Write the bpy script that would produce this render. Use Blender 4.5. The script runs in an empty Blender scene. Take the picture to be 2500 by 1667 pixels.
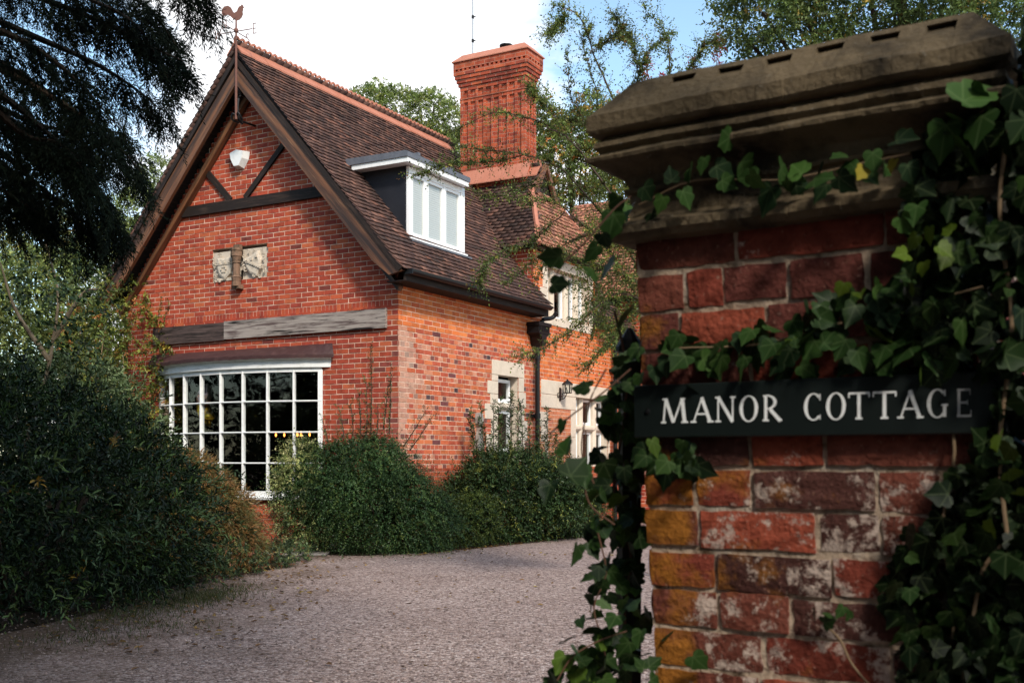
import bpy, bmesh, math, random
import numpy as np
from mathutils import Vector, Matrix
S = bpy.context.scene
COL = S.collection
R = math.radians

# ---------------------------------------------------------------- camera, sky, sun, exposure
F_PX, CX, HY, CAM_H = 2660.0, 1250.0, 1125.0, 1.25      # lens in photo pixels (2500 wide), horizon row
cam_d = bpy.data.cameras.new("camera"); cam = bpy.data.objects.new("camera", cam_d); COL.objects.link(cam)
cam.location = (0, 0, CAM_H); cam.rotation_euler = (R(90), 0, 0)
cam_d.sensor_width = 36.0; cam_d.lens = 36.0 * F_PX / 2500.0
cam_d.shift_y = (HY - 833.5) / 2500.0
cam_d.clip_start = 0.05; cam_d.clip_end = 2000
cam_d.dof.use_dof = True; cam_d.dof.focus_distance = 16.5; cam_d.dof.aperture_fstop = 8.0
S.camera = cam

SUN_AZ, SUN_EL = R(159), R(40)                            # clockwise from +Y
sdir = Vector((math.sin(SUN_AZ) * math.cos(SUN_EL), math.cos(SUN_AZ) * math.cos(SUN_EL), math.sin(SUN_EL)))
sun_d = bpy.data.lights.new("sun", 'SUN'); sun = bpy.data.objects.new("sun", sun_d); COL.objects.link(sun)
sun_d.energy = 3.9; sun_d.angle = R(9); sun_d.color = (1.0, 0.925, 0.81)
sun.rotation_euler = (-sdir).to_track_quat('-Z', 'Y').to_euler()

world = bpy.data.worlds.new("World"); S.world = world; world.use_nodes = True
wn, wl = world.node_tree.nodes, world.node_tree.links; wn.clear()
def wnode(t, **k):
    n = wn.new(t)
    for a, b in k.items(): setattr(n, a, b)
    return n
w_out = wnode('ShaderNodeOutputWorld'); w_bg = wnode('ShaderNodeBackground'); w_bg.inputs[1].default_value = 0.1
sky = wnode('ShaderNodeTexSky', sky_type='NISHITA'); sky.sun_disc = False
sky.sun_elevation = SUN_EL; sky.sun_rotation = SUN_AZ; sky.air_density = 1.0; sky.dust_density = 0.6; sky.ozone_density = 2.0
tc = wnode('ShaderNodeTexCoord'); mp = wnode('ShaderNodeMapping'); mp.inputs['Scale'].default_value = (1.4, 1.4, 3.2)
nz = wnode('ShaderNodeTexNoise'); nz.inputs['Scale'].default_value = 1.9; nz.inputs['Detail'].default_value = 9; nz.inputs['Roughness'].default_value = 0.55
sep = wnode('ShaderNodeSeparateXYZ')
ax = wnode('ShaderNodeMath', operation='MULTIPLY_ADD')     # more open sky towards +X and far -X
ab = wnode('ShaderNodeMath', operation='ABSOLUTE')
sb = wnode('ShaderNodeMath', operation='ADD'); sb.inputs[1].default_value = 0.14
rmp = wnode('ShaderNodeValToRGB'); rmp.color_ramp.elements[0].position = 0.40; rmp.color_ramp.elements[1].position = 0.50
mixc = wnode('ShaderNodeMixRGB'); mixc.inputs[2].default_value = (12.0, 12.1, 12.4, 1)
tint = wnode('ShaderNodeMixRGB', blend_type='MULTIPLY'); tint.inputs[0].default_value = 1; tint.inputs[2].default_value = (2.6, 2.6, 2.3, 1)
wl.new(tc.outputs['Generated'], mp.inputs[0]); wl.new(mp.outputs[0], nz.inputs[0]); wl.new(tc.outputs['Generated'], sep.inputs[0])
wl.new(sep.outputs[0], sb.inputs[0]); wl.new(sb.outputs[0], ab.inputs[0])
wl.new(ab.outputs[0], ax.inputs[0]); ax.inputs[1].default_value = -1.5; 
addn = wnode('ShaderNodeMath', operation='ADD'); addn.inputs[1].default_value = 0.20
wl.new(nz.outputs[0], addn.inputs[0]); wl.new(addn.outputs[0], ax.inputs[2])
wl.new(ax.outputs[0], rmp.inputs[0]); wl.new(rmp.outputs[0], mixc.inputs[0]); wl.new(sky.outputs[0], tint.inputs[1]); wl.new(tint.outputs[0], mixc.inputs[1])
wl.new(mixc.outputs[0], w_bg.inputs[0]); wl.new(w_bg.outputs[0], w_out.inputs[0])

S.view_settings.view_transform = 'Standard'; S.view_settings.look = 'None'
S.view_settings.exposure = 0.26; S.view_settings.gamma = 1.0; S.view_settings.use_curve_mapping = False
S.cycles.max_bounces = 7; S.cycles.diffuse_bounces = 3; S.cycles.transparent_max_bounces = 12
S.cycles.use_denoising = True

# ---------------------------------------------------------------- helpers
def W(px, py, d):                                         # a point of the place seen at photo pixel (px, py), d metres ahead
    return np.array([(px - CX) / F_PX * d, d, CAM_H + (HY - py) / F_PX * d])
def rnd(seed): return np.random.default_rng(seed)
def link(name, data, parent=None):
    o = bpy.data.objects.new(name, data); COL.objects.link(o)
    if parent: o.parent = parent
    return o
def tag(o, label=None, cat=None, group=None, kind=None):
    for k, v in (('label', label), ('category', cat), ('group', group), ('kind', kind)):
        if v: o[k] = v
    return o
def empty(name, loc=(0, 0, 0), rz=0):
    o = bpy.data.objects.new(name, None); COL.objects.link(o); o.location = loc; o.rotation_euler = (0, 0, rz); o.empty_display_size = .2
    return o
def unit(a): return a / np.maximum(np.linalg.norm(a, axis=-1, keepdims=True), 1e-9)

class MB:                                                 # collects verts and faces, with a colour and material per piece
    def __init__(s): s.v = []; s.f = []; s.c = []; s.m = []; s.n = 0; s.uv = []
    def add(s, v, f, c=None, m=0):
        v = np.asarray(v, float).reshape(-1, 3); s.v.append(v)
        for q in f: s.f.append([i + s.n for i in q]); s.m.append(m)
        s.c.append(np.tile(np.array(c if c is not None else (1, 1, 1), float).reshape(-1, 3), (len(v), 1))[:len(v)]); s.n += len(v)
    def box(s, lo, hi, c=None, m=0, M=None):
        x0, y0, z0 = lo; x1, y1, z1 = hi
        v = np.array([(x0,y0,z0),(x1,y0,z0),(x1,y1,z0),(x0,y1,z0),(x0,y0,z1),(x1,y0,z1),(x1,y1,z1),(x0,y1,z1)], float)
        if M is not None: v = v @ np.array(M)[:3, :3].T + np.array(M)[:3, 3]
        s.add(v, [(0,3,2,1),(4,5,6,7),(0,1,5,4),(1,2,6,5),(2,3,7,6),(3,0,4,7)], c, m)
    def prism(s, poly, a, b, c=None, m=0, axis='x'):      # 2-D polygon extruded from a to b along an axis
        n = len(poly); P = np.array(poly, float)
        def at(t):
            z = np.full((n, 1), t)
            return np.hstack([z, P]) if axis == 'x' else (np.hstack([P[:, :1], z, P[:, 1:]]) if axis == 'y' else np.hstack([P, z]))
        s.add(np.vstack([at(a), at(b)]), [list(range(n))[::-1], list(range(n, 2*n))] + [(i, (i+1) % n, n+(i+1) % n, n+i) for i in range(n)], c, m)
    def tube(s, pts, r, k=6, c=None, m=0, cap=True):
        P = np.asarray(pts, float); n = len(P); r = np.broadcast_to(np.asarray(r, float), (n,))
        T = unit(np.gradient(P, axis=0)); up = np.array([0, 0, 1.0]); v = []
        for i in range(n):
            a = up if abs(T[i] @ up) < .9 else np.array([1.0, 0, 0])
            e1 = unit(np.cross(T[i], a)); e2 = np.cross(T[i], e1)
            for j in range(k):
                t = 2*math.pi*j/k; v.append(P[i] + r[i]*(math.cos(t)*e1 + math.sin(t)*e2))
        f = [(i*k+j, i*k+(j+1) % k, (i+1)*k+(j+1) % k, (i+1)*k+j) for i in range(n-1) for j in range(k)]
        if cap: f += [list(range(k)), list(range((n-1)*k, n*k))[::-1]]
        s.add(v, f, c, m)
    def lathe(s, prof, o=(0,0,0), k=16, c=None, m=0):
        v = [(o[0]+r*math.cos(2*math.pi*j/k), o[1]+r*math.sin(2*math.pi*j/k), o[2]+z) for r, z in prof for j in range(k)]
        n = len(prof)
        f = [(i*k+j, i*k+(j+1) % k, (i+1)*k+(j+1) % k, (i+1)*k+j) for i in range(n-1) for j in range(k)]
        f += [list(range(k))[::-1], list(range((n-1)*k, n*k))]
        s.add(v, f, c, m)
    def build(s, name, mats, parent=None, smooth=False, uv=None):
        V = np.vstack(s.v) if s.v else np.zeros((0, 3))
        me = bpy.data.meshes.new(name); me.from_pydata(V.tolist(), [], s.f)
        for mm in (mats if isinstance(mats, (list, tuple)) else [mats]): me.materials.append(mm)
        if any(s.m): me.polygons.foreach_set('material_index', s.m)
        ca = me.attributes.new('Col', 'FLOAT_COLOR', 'POINT')
        cc = np.ones((len(V), 4)); cc[:, :3] = np.vstack(s.c); ca.data.foreach_set('color', cc.ravel())
        if uv == 'box': box_uv(me)
        if smooth: me.polygons.foreach_set('use_smooth', [True]*len(me.polygons))
        me.update()
        return link(name, me, parent)
def box_uv(me):
    ul = me.uv_layers.new(name='UVMap')
    for p in me.polygons:
        n = p.normal; a = max(range(3), key=lambda i: abs(n[i]))
        for li in p.loop_indices:
            v = me.vertices[me.loops[li].vertex_index].co
            ul.data[li].uv = (v.y, v.z) if a == 0 else ((v.x, v.z) if a == 1 else (v.x, v.y))
def mesh_np(name, V, F, C, mats, parent=None, uv=None, smooth=False):   # V (n,3), F (m,k) one face size, C (n,3)
    me = bpy.data.meshes.new(name); k = F.shape[1]
    me.vertices.add(len(V)); me.vertices.foreach_set('co', V.astype(np.float32).ravel())
    me.loops.add(F.size); me.loops.foreach_set('vertex_index', F.astype(np.int32).ravel())
    me.polygons.add(len(F)); me.polygons.foreach_set('loop_start', np.arange(0, F.size, k, dtype=np.int32))
    me.update(calc_edges=True)
    if C is not None:
        ca = me.attributes.new('Col', 'FLOAT_COLOR', 'POINT'); cc = np.ones((len(V), 4), np.float32); cc[:, :3] = C; ca.data.foreach_set('color', cc.ravel())
    if uv is not None:
        ul = me.uv_layers.new(name='UVMap'); ul.data.foreach_set('uv', uv[F.ravel()].astype(np.float32).ravel())
    for mm in (mats if isinstance(mats, (list, tuple)) else [mats]): me.materials.append(mm)
    if smooth: me.polygons.foreach_set('use_smooth', np.ones(len(F), bool))
    me.validate()
    return link(name, me, parent)

# ---- materials
MATS = {}
def mat(name, base=(.5,.5,.5), rough=.6, metal=0., spec=.5, attr=False, noise=None, bump=None, stretch=None, trans=0., emit=None):
    """noise=(scale, colour2, lo, hi) blends a second colour in patches; bump=(scale, strength); stretch scales the object coordinates"""
    m = bpy.data.materials.new(name); m.use_nodes = True; nt = m.node_tree; n, l = nt.nodes, nt.links
    b = n['Principled BSDF']; b.inputs['Roughness'].default_value = rough; b.inputs['Metallic'].default_value = metal; b.inputs['Specular IOR Level'].default_value = spec
    tcn = n.new('ShaderNodeTexCoord'); vec = tcn.outputs['Object']
    if stretch:
        mpn = n.new('ShaderNodeMapping'); mpn.inputs['Scale'].default_value = stretch; l.new(vec, mpn.inputs[0]); vec = mpn.outputs[0]
    if attr:
        a = n.new('ShaderNodeAttribute'); a.attribute_name = 'Col'; cs = a.outputs['Color']
    else:
        rg = n.new('ShaderNodeRGB'); rg.outputs[0].default_value = (*base, 1); cs = rg.outputs[0]
    for nn in (noise if isinstance(noise, list) else ([noise] if noise else [])):
        t = n.new('ShaderNodeTexNoise'); t.inputs['Scale'].default_value = nn[0]; t.inputs['Detail'].default_value = 6; t.inputs['Roughness'].default_value = .6; l.new(vec, t.inputs[0])
        rp = n.new('ShaderNodeMapRange'); rp.inputs[1].default_value = nn[2]; rp.inputs[2].default_value = nn[3]; l.new(t.outputs[0], rp.inputs[0])
        mx = n.new('ShaderNodeMixRGB'); l.new(rp.outputs[0], mx.inputs[0]); l.new(cs, mx.inputs[1])
        if len(nn) > 4: mx.blend_type = nn[4]
        mx.inputs[2].default_value = (*nn[1], 1); cs = mx.outputs[0]
    l.new(cs, b.inputs['Base Color'])
    if bump:
        t = n.new('ShaderNodeTexNoise'); t.inputs['Scale'].default_value = bump[0]; t.inputs['Detail'].default_value = 5; l.new(vec, t.inputs[0])
        bp = n.new('ShaderNodeBump'); bp.inputs['Strength'].default_value = bump[1]; bp.inputs['Distance'].default_value = bump[2] if len(bump) > 2 else .01; l.new(t.outputs[0], bp.inputs['Height']); l.new(bp.outputs[0], b.inputs['Normal'])
    if trans:
        tr = n.new('ShaderNodeBsdfTranslucent'); l.new(cs, tr.inputs[0]); ms = n.new('ShaderNodeMixShader'); ms.inputs[0].default_value = trans
        l.new(b.outputs[0], ms.inputs[1]); l.new(tr.outputs[0], ms.inputs[2]); l.new(ms.outputs[0], n['Material Output'].inputs[0])
    if emit:
        b.inputs['Emission Color'].default_value = (*emit[0], 1); b.inputs['Emission Strength'].default_value = emit[1]
    MATS[name] = m
    return m
M_brick = mat('brick', rough=.85, spec=.25, attr=True, noise=[(1.1, (.84,.82,.80), .50, .74, 'MULTIPLY'), (9, (.55,.55,.55), .5, .75, 'MULTIPLY'), (60, (.7,.66,.62), .45, .8, 'MULTIPLY')], bump=(90, .35, .004))
M_mortar = mat('mortar', (.72,.54,.42), .95, spec=.1, noise=(5, (.34,.22,.16), .4, .7), bump=(120, .3, .003))
M_tile = mat('roof_tile', rough=.85, spec=.25, attr=True, noise=[(1.3, (.62,.62,.58), .50, .72, 'MULTIPLY'), (14, (.45,.42,.40), .5, .72, 'MULTIPLY'), (45, (.10,.085,.06), .60, .74)], bump=(60, .3, .004))
M_terra = mat('terracotta', (.41,.165,.11), .8, spec=.3, noise=[(5, (.36,.13,.08), .4, .7), (22, (.16,.09,.06), .62, .75)], bump=(50, .2, .004))
M_wood = mat('brown_timber', (.17,.068,.030), .6, spec=.4, stretch=(.35, 7, 7), noise=[(3, (.025,.013,.009), .46, .66), (6, (.26,.125,.06), .52, .75), (1.1, (.03,.016,.012), .52, .66)], bump=(8, .5, .006))
M_woodd = mat('dark_timber', (.015,.009,.007), .75, spec=.3, stretch=(.7, 8, 8), noise=[(5, (.06,.035,.025), .5, .8)], bump=(10, .4, .004))
M_woodg = mat('grey_weathered_timber', (.31,.265,.235), .85, spec=.2, stretch=(.5, 7, 7), noise=[(5, (.10,.07,.065), .45, .65), (1.6, (.010,.008,.008), .54, .62), (9, (.012,.01,.01), .62, .68)], bump=(12, .5, .004))
M_stone = mat('dressed_stone', (.62,.52,.42), .85, spec=.2, noise=[(5, (.50,.41,.32), .45, .75), (40, (.54,.46,.37), .4, .7)], bump=(70, .25, .003))
M_carve = mat('carved_stone', (.54,.46,.37), .9, spec=.2, noise=[(12, (.30,.25,.19), .5, .72)], bump=(60, .5, .006))
M_white = mat('white_paint', (.74,.74,.73), .45, spec=.4, noise=(14, (.60,.60,.58), .5, .8), bump=(25, .05, .003))
M_upvc = mat('white_window_frame', (.82,.82,.82), .35, spec=.5)
M_lead = mat('lead_sheet', (.11,.115,.135), .55, spec=.5, noise=(6, (.07,.075,.09), .4, .7), bump=(6, .25, .01))
M_cheek = mat('dark_lead_cheek', (.011,.012,.017), .6, spec=.35, noise=(3, (.017,.018,.024), .4, .7), bump=(4, .5, .012))
M_leadred = mat('painted_lead_roof', (.045,.018,.017), .6, spec=.35, noise=[(8, (.09,.045,.04), .5, .8)], bump=(7, .5, .02))
M_iron = mat('black_iron', (.006,.006,.007), .45, spec=.3, bump=(60, .15, .003))
M_rust = mat('rusty_metal', (.15,.07,.055), .8, spec=.3, noise=(18, (.14,.06,.045), .4, .7), bump=(40, .3, .003))
M_dark = mat('dark_room', (.0045,.004,.0036), .9, spec=.1)  # near-black: the dimness of the rooms is put into the wall colour
M_blind = mat('white_blind', (.60,.61,.61), .6, spec=.3)
M_bark = mat('bark', (.075,.052,.036), .95, spec=.1, stretch=(6,6,1.5), noise=[(5, (.03,.02,.015), .4, .7)], bump=(9, .8, .02))
M_barkp = mat('pale_bark', (.24,.19,.13), .9, spec=.1, noise=[(7, (.12,.09,.06), .4, .7)], bump=(9, .6, .02))
M_twig = mat('twig', (.06,.042,.032), .9, spec=.15)
M_twigp = mat('pale_stem', (.22,.15,.09), .85, spec=.15)
M_leaf = mat('leaf', rough=.5, spec=.35, attr=True, trans=.38)
M_gloss = mat('glossy_leaf', rough=.45, spec=.22, attr=True, trans=.10)
M_needle = mat('needle', rough=.8, spec=.1, attr=True)
M_sign = mat('green_sign_paint', (.0055,.0095,.0088), .42, spec=.45, noise=[(3, (.008,.012,.011), .4, .7), (60, (.018,.02,.018), .66, .74)], bump=(40, .06, .002))
M_letter = mat('white_lettering', rough=.6, spec=.3, attr=True, noise=(60, (.55,.55,.55), .55, .75, 'MULTIPLY'))
M_bulb = mat('lit_bulb', (1,.6,.25), emit=((1.0,.36,.07), 3.2))
M_foilp = mat('pink_foil', (.85,.56,.52), .32, 1.0, bump=(5, .3, .02))
M_foilg = mat('gold_foil', (.9,.55,.05), .30, 1.0, bump=(5, .3, .02))
M_cap = mat('weathered_sandstone', (.125,.094,.057), .92, spec=.15, noise=[(7, (.026,.021,.015), .45, .64), (24, (.13,.10,.065), .58, .72), (80, (.17,.15,.12), .66, .72)], bump=(60, .9, .007))
M_slab = mat('paving_stone', (.20,.18,.17), .9, spec=.2, noise=(9, (.13,.12,.11), .4, .7), bump=(50, .3, .004))
M_soil = mat('soil', (.035,.024,.016), .95, spec=.1, noise=[(9, (.02,.014,.01), .4, .7), (40, (.07,.045,.025), .6, .75)], bump=(30, .9, .03))

# window glass: dark panes that mirror the garden at a slant and let the room show
def glass_mat():
    m = bpy.data.materials.new('window_glass'); m.use_nodes = True; n, l = m.node_tree.nodes, m.node_tree.links; n.clear()
    o = n.new('ShaderNodeOutputMaterial'); t = n.new('ShaderNodeBsdfTransparent'); t.inputs[0].default_value = (.86,.88,.87,1)
    g = n.new('ShaderNodeBsdfGlossy'); g.inputs['Roughness'].default_value = .02
    lw = n.new('ShaderNodeLayerWeight'); lw.inputs[0].default_value = .5; pw = n.new('ShaderNodeMath'); pw.operation = 'POWER'; pw.inputs[1].default_value = 4.5; l.new(lw.outputs['Facing'], pw.inputs[0])
    fr = n.new('ShaderNodeMath'); fr.operation = 'MULTIPLY_ADD'; fr.inputs[1].default_value = .8; fr.inputs[2].default_value = .05; l.new(pw.outputs[0], fr.inputs[0]); mx = n.new('ShaderNodeMixShader')
    tcn = n.new('ShaderNodeTexCoord'); nz_ = n.new('ShaderNodeTexNoise'); nz_.inputs['Scale'].default_value = 2.5; bp = n.new('ShaderNodeBump'); bp.inputs['Strength'].default_value = .08; bp.inputs['Distance'].default_value = .02
    l.new(tcn.outputs['Object'], nz_.inputs[0]); l.new(nz_.outputs[0], bp.inputs['Height']); l.new(bp.outputs[0], g.inputs['Normal'])
    l.new(fr.outputs[0], mx.inputs[0]); l.new(t.outputs[0], mx.inputs[1]); l.new(g.outputs[0], mx.inputs[2]); l.new(mx.outputs[0], o.inputs[0])
    return m
M_glass = glass_mat()

# brickwork by texture (chimney, base of the bow window), UVs in metres
def brick_shader():
    m = bpy.data.materials.new('fine_brickwork'); m.use_nodes = True; n, l = m.node_tree.nodes, m.node_tree.links; b = n['Principled BSDF']
    uvn = n.new('ShaderNodeUVMap'); uvn.uv_map = 'UVMap'
    bk = n.new('ShaderNodeTexBrick'); bk.offset = .5; bk.inputs['Scale'].default_value = 1; bk.inputs['Mortar Size'].default_value = .0045; bk.inputs['Mortar Smooth'].default_value = .3
    bk.inputs['Brick Width'].default_value = .225; bk.inputs['Row Height'].default_value = .0725
    bk.inputs['Color1'].default_value = (0,0,0,1); bk.inputs['Color2'].default_value = (1,1,1,1); bk.inputs['Mortar'].default_value = (.5,.5,.5,1); bk.inputs['Bias'].default_value = 0
    rp = n.new('ShaderNodeValToRGB'); cr = rp.color_ramp; cr.elements[0].color = (.27,.048,.026,1); cr.elements[1].color = (.43,.100,.045,1)
    e = cr.elements.new(.45); e.color = (.36,.070,.034,1); e = cr.elements.new(.12); e.color = (.2,.045,.03,1)
    mx = n.new('ShaderNodeMixRGB'); mx.inputs[2].default_value = (.42,.26,.19,1)
    t = n.new('ShaderNodeTexNoise'); t.inputs['Scale'].default_value = 4; t.inputs['Detail'].default_value = 7
    tcn = n.new('ShaderNodeTexCoord'); l.new(tcn.outputs['Object'], t.inputs[0])
    rr = n.new('ShaderNodeMapRange'); rr.inputs[1].default_value = .45; rr.inputs[2].default_value = .75
    m2 = n.new('ShaderNodeMixRGB'); m2.blend_type = 'MULTIPLY'; m2.inputs[2].default_value = (.45,.42,.40,1)
    l.new(uvn.outputs[0], bk.inputs[0]); l.new(bk.outputs['Color'], rp.inputs[0]); l.new(rp.outputs[0], mx.inputs[1]); l.new(bk.outputs['Fac'], mx.inputs[0])
    l.new(t.outputs[0], rr.inputs[0]); l.new(rr.outputs[0], m2.inputs[0]); l.new(mx.outputs[0], m2.inputs[1]); l.new(m2.outputs[0], b.inputs['Base Color'])
    b.inputs['Roughness'].default_value = .85; b.inputs['Specular IOR Level'].default_value = .2
    bp = n.new('ShaderNodeBump'); bp.inputs['Distance'].default_value = .006; bp.inputs['Strength'].default_value = .8; bp.invert = True; l.new(bk.outputs['Fac'], bp.inputs['Height']); l.new(bp.outputs[0], b.inputs['Normal'])
    return m
M_bricktex = brick_shader()

def gravel_mat():
    m = bpy.data.materials.new('gravel'); m.use_nodes = True; n, l = m.node_tree.nodes, m.node_tree.links; b = n['Principled BSDF']
    tcn = n.new('ShaderNodeTexCoord'); o = tcn.outputs['Object']
    v = n.new('ShaderNodeTexVoronoi'); v.inputs['Scale'].default_value = 48; l.new(o, v.inputs[0])
    v2 = n.new('ShaderNodeTexVoronoi'); v2.inputs['Scale'].default_value = 105; l.new(o, v2.inputs[0])
    sp = n.new('ShaderNodeSeparateColor'); l.new(v.outputs['Color'], sp.inputs[0])
    rp = n.new('ShaderNodeValToRGB'); cr = rp.color_ramp
    cr.elements[0].color = (.10,.072,.064,1); cr.elements[1].color = (.52,.43,.395,1)
    for p, c in ((.3, (.235,.165,.143)), (.55, (.325,.243,.218)), (.8, (.395,.302,.272))): e = cr.elements.new(p); e.color = (*c, 1)
    l.new(sp.outputs[0], rp.inputs[0])
    big = n.new('ShaderNodeTexNoise'); big.inputs['Scale'].default_value = .8; big.inputs['Detail'].default_value = 5; l.new(o, big.inputs[0])
    br = n.new('ShaderNodeMapRange'); br.inputs[1].default_value = .35; br.inputs[2].default_value = .7; br.inputs[3].default_value = .0; br.inputs[4].default_value = .45; l.new(big.outputs[0], br.inputs[0])
    mx = n.new('ShaderNodeMixRGB'); mx.blend_type = 'MULTIPLY'; mx.inputs[2].default_value = (.68,.62,.60,1); l.new(br.outputs[0], mx.inputs[0]); l.new(rp.outputs[0], mx.inputs[1])
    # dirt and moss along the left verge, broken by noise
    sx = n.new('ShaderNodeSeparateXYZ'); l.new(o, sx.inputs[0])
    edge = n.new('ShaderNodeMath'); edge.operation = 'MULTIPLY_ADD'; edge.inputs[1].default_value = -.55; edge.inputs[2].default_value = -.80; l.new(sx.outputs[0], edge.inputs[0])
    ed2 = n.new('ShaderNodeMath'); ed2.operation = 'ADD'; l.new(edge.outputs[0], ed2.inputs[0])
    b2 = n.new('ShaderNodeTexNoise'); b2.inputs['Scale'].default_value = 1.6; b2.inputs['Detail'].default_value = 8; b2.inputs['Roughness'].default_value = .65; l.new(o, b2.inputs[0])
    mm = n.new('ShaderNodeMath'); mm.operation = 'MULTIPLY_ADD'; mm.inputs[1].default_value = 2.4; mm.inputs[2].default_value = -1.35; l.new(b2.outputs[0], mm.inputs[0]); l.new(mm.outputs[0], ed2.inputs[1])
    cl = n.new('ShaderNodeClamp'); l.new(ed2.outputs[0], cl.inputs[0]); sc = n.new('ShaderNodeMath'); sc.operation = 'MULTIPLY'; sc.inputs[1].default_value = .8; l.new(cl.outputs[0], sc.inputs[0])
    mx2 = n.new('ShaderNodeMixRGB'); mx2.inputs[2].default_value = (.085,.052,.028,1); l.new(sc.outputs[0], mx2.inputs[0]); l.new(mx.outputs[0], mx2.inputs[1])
    l.new(mx2.outputs[0], b.inputs['Base Color']); b.inputs['Roughness'].default_value = .9; b.inputs['Specular IOR Level'].default_value = .2
    ad = n.new('ShaderNodeMath'); ad.operation = 'MULTIPLY_ADD'; ad.inputs[1].default_value = .5; l.new(v2.outputs['Distance'], ad.inputs[0]); l.new(v.outputs['Distance'], ad.inputs[2])
    bp = n.new('ShaderNodeBump'); bp.inputs['Distance'].default_value = .02; bp.inputs['Strength'].default_value = .8; bp.invert = True; l.new(ad.outputs[0], bp.inputs['Height']); l.new(bp.outputs[0], b.inputs['Normal'])
    return m
M_gravel = gravel_mat()

# ---- foliage
LEAF4 = (np.array([(0,0,0),(.42,.5,.10),(1,0,-.04),(.42,-.5,.10)], float), np.array([[0,1,2,3]]))
LEAF6 = (np.array([(0,0,0),(.28,.46,.10),(.66,.40,.08),(1,0,-.08),(.66,-.40,.08),(.28,-.46,.10)], float), np.array([[0,1,2,3],[0,3,4,5]]))
NEED = (np.array([(0,0,0),(.5,.5,0),(1,0,0),(.5,-.5,0)], float), np.array([[0,1,2,3]]))
def leaves(c, d, nrm, ln, wd, col, tpl):                    # arrays of leaf base, direction, normal, length, width, colour
    T, Fq = tpl; N, k = len(c), len(T)
    d = unit(d); nrm = unit(nrm - (nrm*d).sum(1, keepdims=True)*d); sd = np.cross(nrm, d)
    ln = np.broadcast_to(ln, (N,)); wd = np.broadcast_to(wd, (N,))
    V = c[:, None] + d[:, None]*(T[None, :, 0:1]*ln[:, None, None]) + sd[:, None]*(T[None, :, 1:2]*wd[:, None, None]) + nrm[:, None]*(T[None, :, 2:3]*ln[:, None, None])
    Fa = (np.arange(N)[:, None, None]*k + Fq[None]).reshape(-1, Fq.shape[1])
    return V.reshape(-1, 3), Fa, np.repeat(col, k, 0)
def palette(g, n, pal, jit=.18):
    cs = np.array([p[1] for p in pal]); w = np.array([p[0] for p in pal], float); w /= w.sum()
    c = cs[g.choice(len(pal), n, p=w)]
    return np.clip(c*(1 + g.normal(0, jit, (n, 1))), .002, 1)
def sprays(g, base, dirs, L, nl, ll, lw, ang=55, droop=.2, pal=((1,(.05,.08,.03)),), tpl=LEAF4, jit=.22, up=.8):
    """leaves set along twigs: base (n,3), dirs (n,3), L twig length, nl leaves per twig"""
    n = len(base); dirs = unit(dirs); L = np.broadcast_to(L, (n,))
    a = np.where(np.abs(dirs[:, 2:3]) < .9, np.array([[0,0,1.0]]), np.array([[1.0,0,0]]))
    e1 = unit(np.cross(dirs, a)); e2 = np.cross(dirs, e1)
    t = (np.arange(nl) + .6)/nl
    pos = base[:, None] + dirs[:, None]*(L[:, None]*t[None])[..., None]
    pos[..., 2] -= (droop*L[:, None]*t[None]**2)
    phi = np.arange(nl)[None]*2.6 + g.uniform(0, 6.28, (n, 1)) + g.normal(0, .4, (n, nl))
    an = R(ang)*g.uniform(.6, 1.3, (n, nl)); 
    ld = np.cos(an)[..., None]*dirs[:, None] + np.sin(an)[..., None]*(np.cos(phi)[..., None]*e1[:, None] + np.sin(phi)[..., None]*e2[:, None])
    ld[..., 2] -= droop*t[None]*.6
    nr = g.normal(0, .5, (n, nl, 3)); nr[..., 2] += up
    nr += dirs[:, None]*.3
    pv = palette(g, n, pal, jit)*(1 + .33*np.sin(base[:, 0]*6.1 + 1.7*np.sin(base[:, 1]*4.3))*np.sin(base[:, 2]*5.3 + base[:, 1]*3.1))[:, None]   # tone drifts lighter and darker in clumps
    col = np.repeat(pv, nl, 0); col = np.clip(col*(1 + g.normal(0, .13, (n*nl, 1))), .002, 1)
    s = g.uniform(.65, 1.25, n*nl)
    return leaves(pos.reshape(-1, 3), ld.reshape(-1, 3), nr.reshape(-1, 3), ll*s, lw*s, col, tpl)
def blob_pts(g, ells, n, lo=.72, hi=1.03, zmin=.03, inner=.8):
    E = np.array(ells, float); area = (E[:, 3]*E[:, 4] + E[:, 3]*E[:, 5] + E[:, 4]*E[:, 5]); p = area/area.sum()
    k = g.choice(len(E), n*2, p=p); u_ = unit(g.normal(0, 1, (n*2, 3))); r = g.uniform(lo, hi, (n*2, 1))
    pts = E[k, :3] + u_*E[k, 3:]*r; nr = unit(u_/E[k, 3:])
    keep = pts[:, 2] > zmin
    for i, e in enumerate(E):
        q = ((pts - e[:3])/e[3:]); keep &= ~(((q*q).sum(1) < inner*inner) & (k != i))
    pts, nr = pts[keep][:n], nr[keep][:n]
    return pts, nr
def merge(parts):
    V, Fa, C, o = [], [], [], 0
    for v, f, c in parts: V.append(v); Fa.append(f + o); C.append(c); o += len(v)
    return np.vstack(V), np.vstack(Fa), np.vstack(C)
def reframe(o, org, xdir, ndir):
    x = Vector(xdir).normalized(); n_ = Vector(ndir).normalized(); y = n_.cross(x)
    M = Matrix((x, y, n_)).transposed().to_4x4(); M.translation = Vector(org)
    o.data.transform(M.inverted()); o.matrix_local = M
    return o
def foliage(name, parts, m, parent, uv=None): return mesh_np(name, *merge(parts), m, parent)
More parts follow.
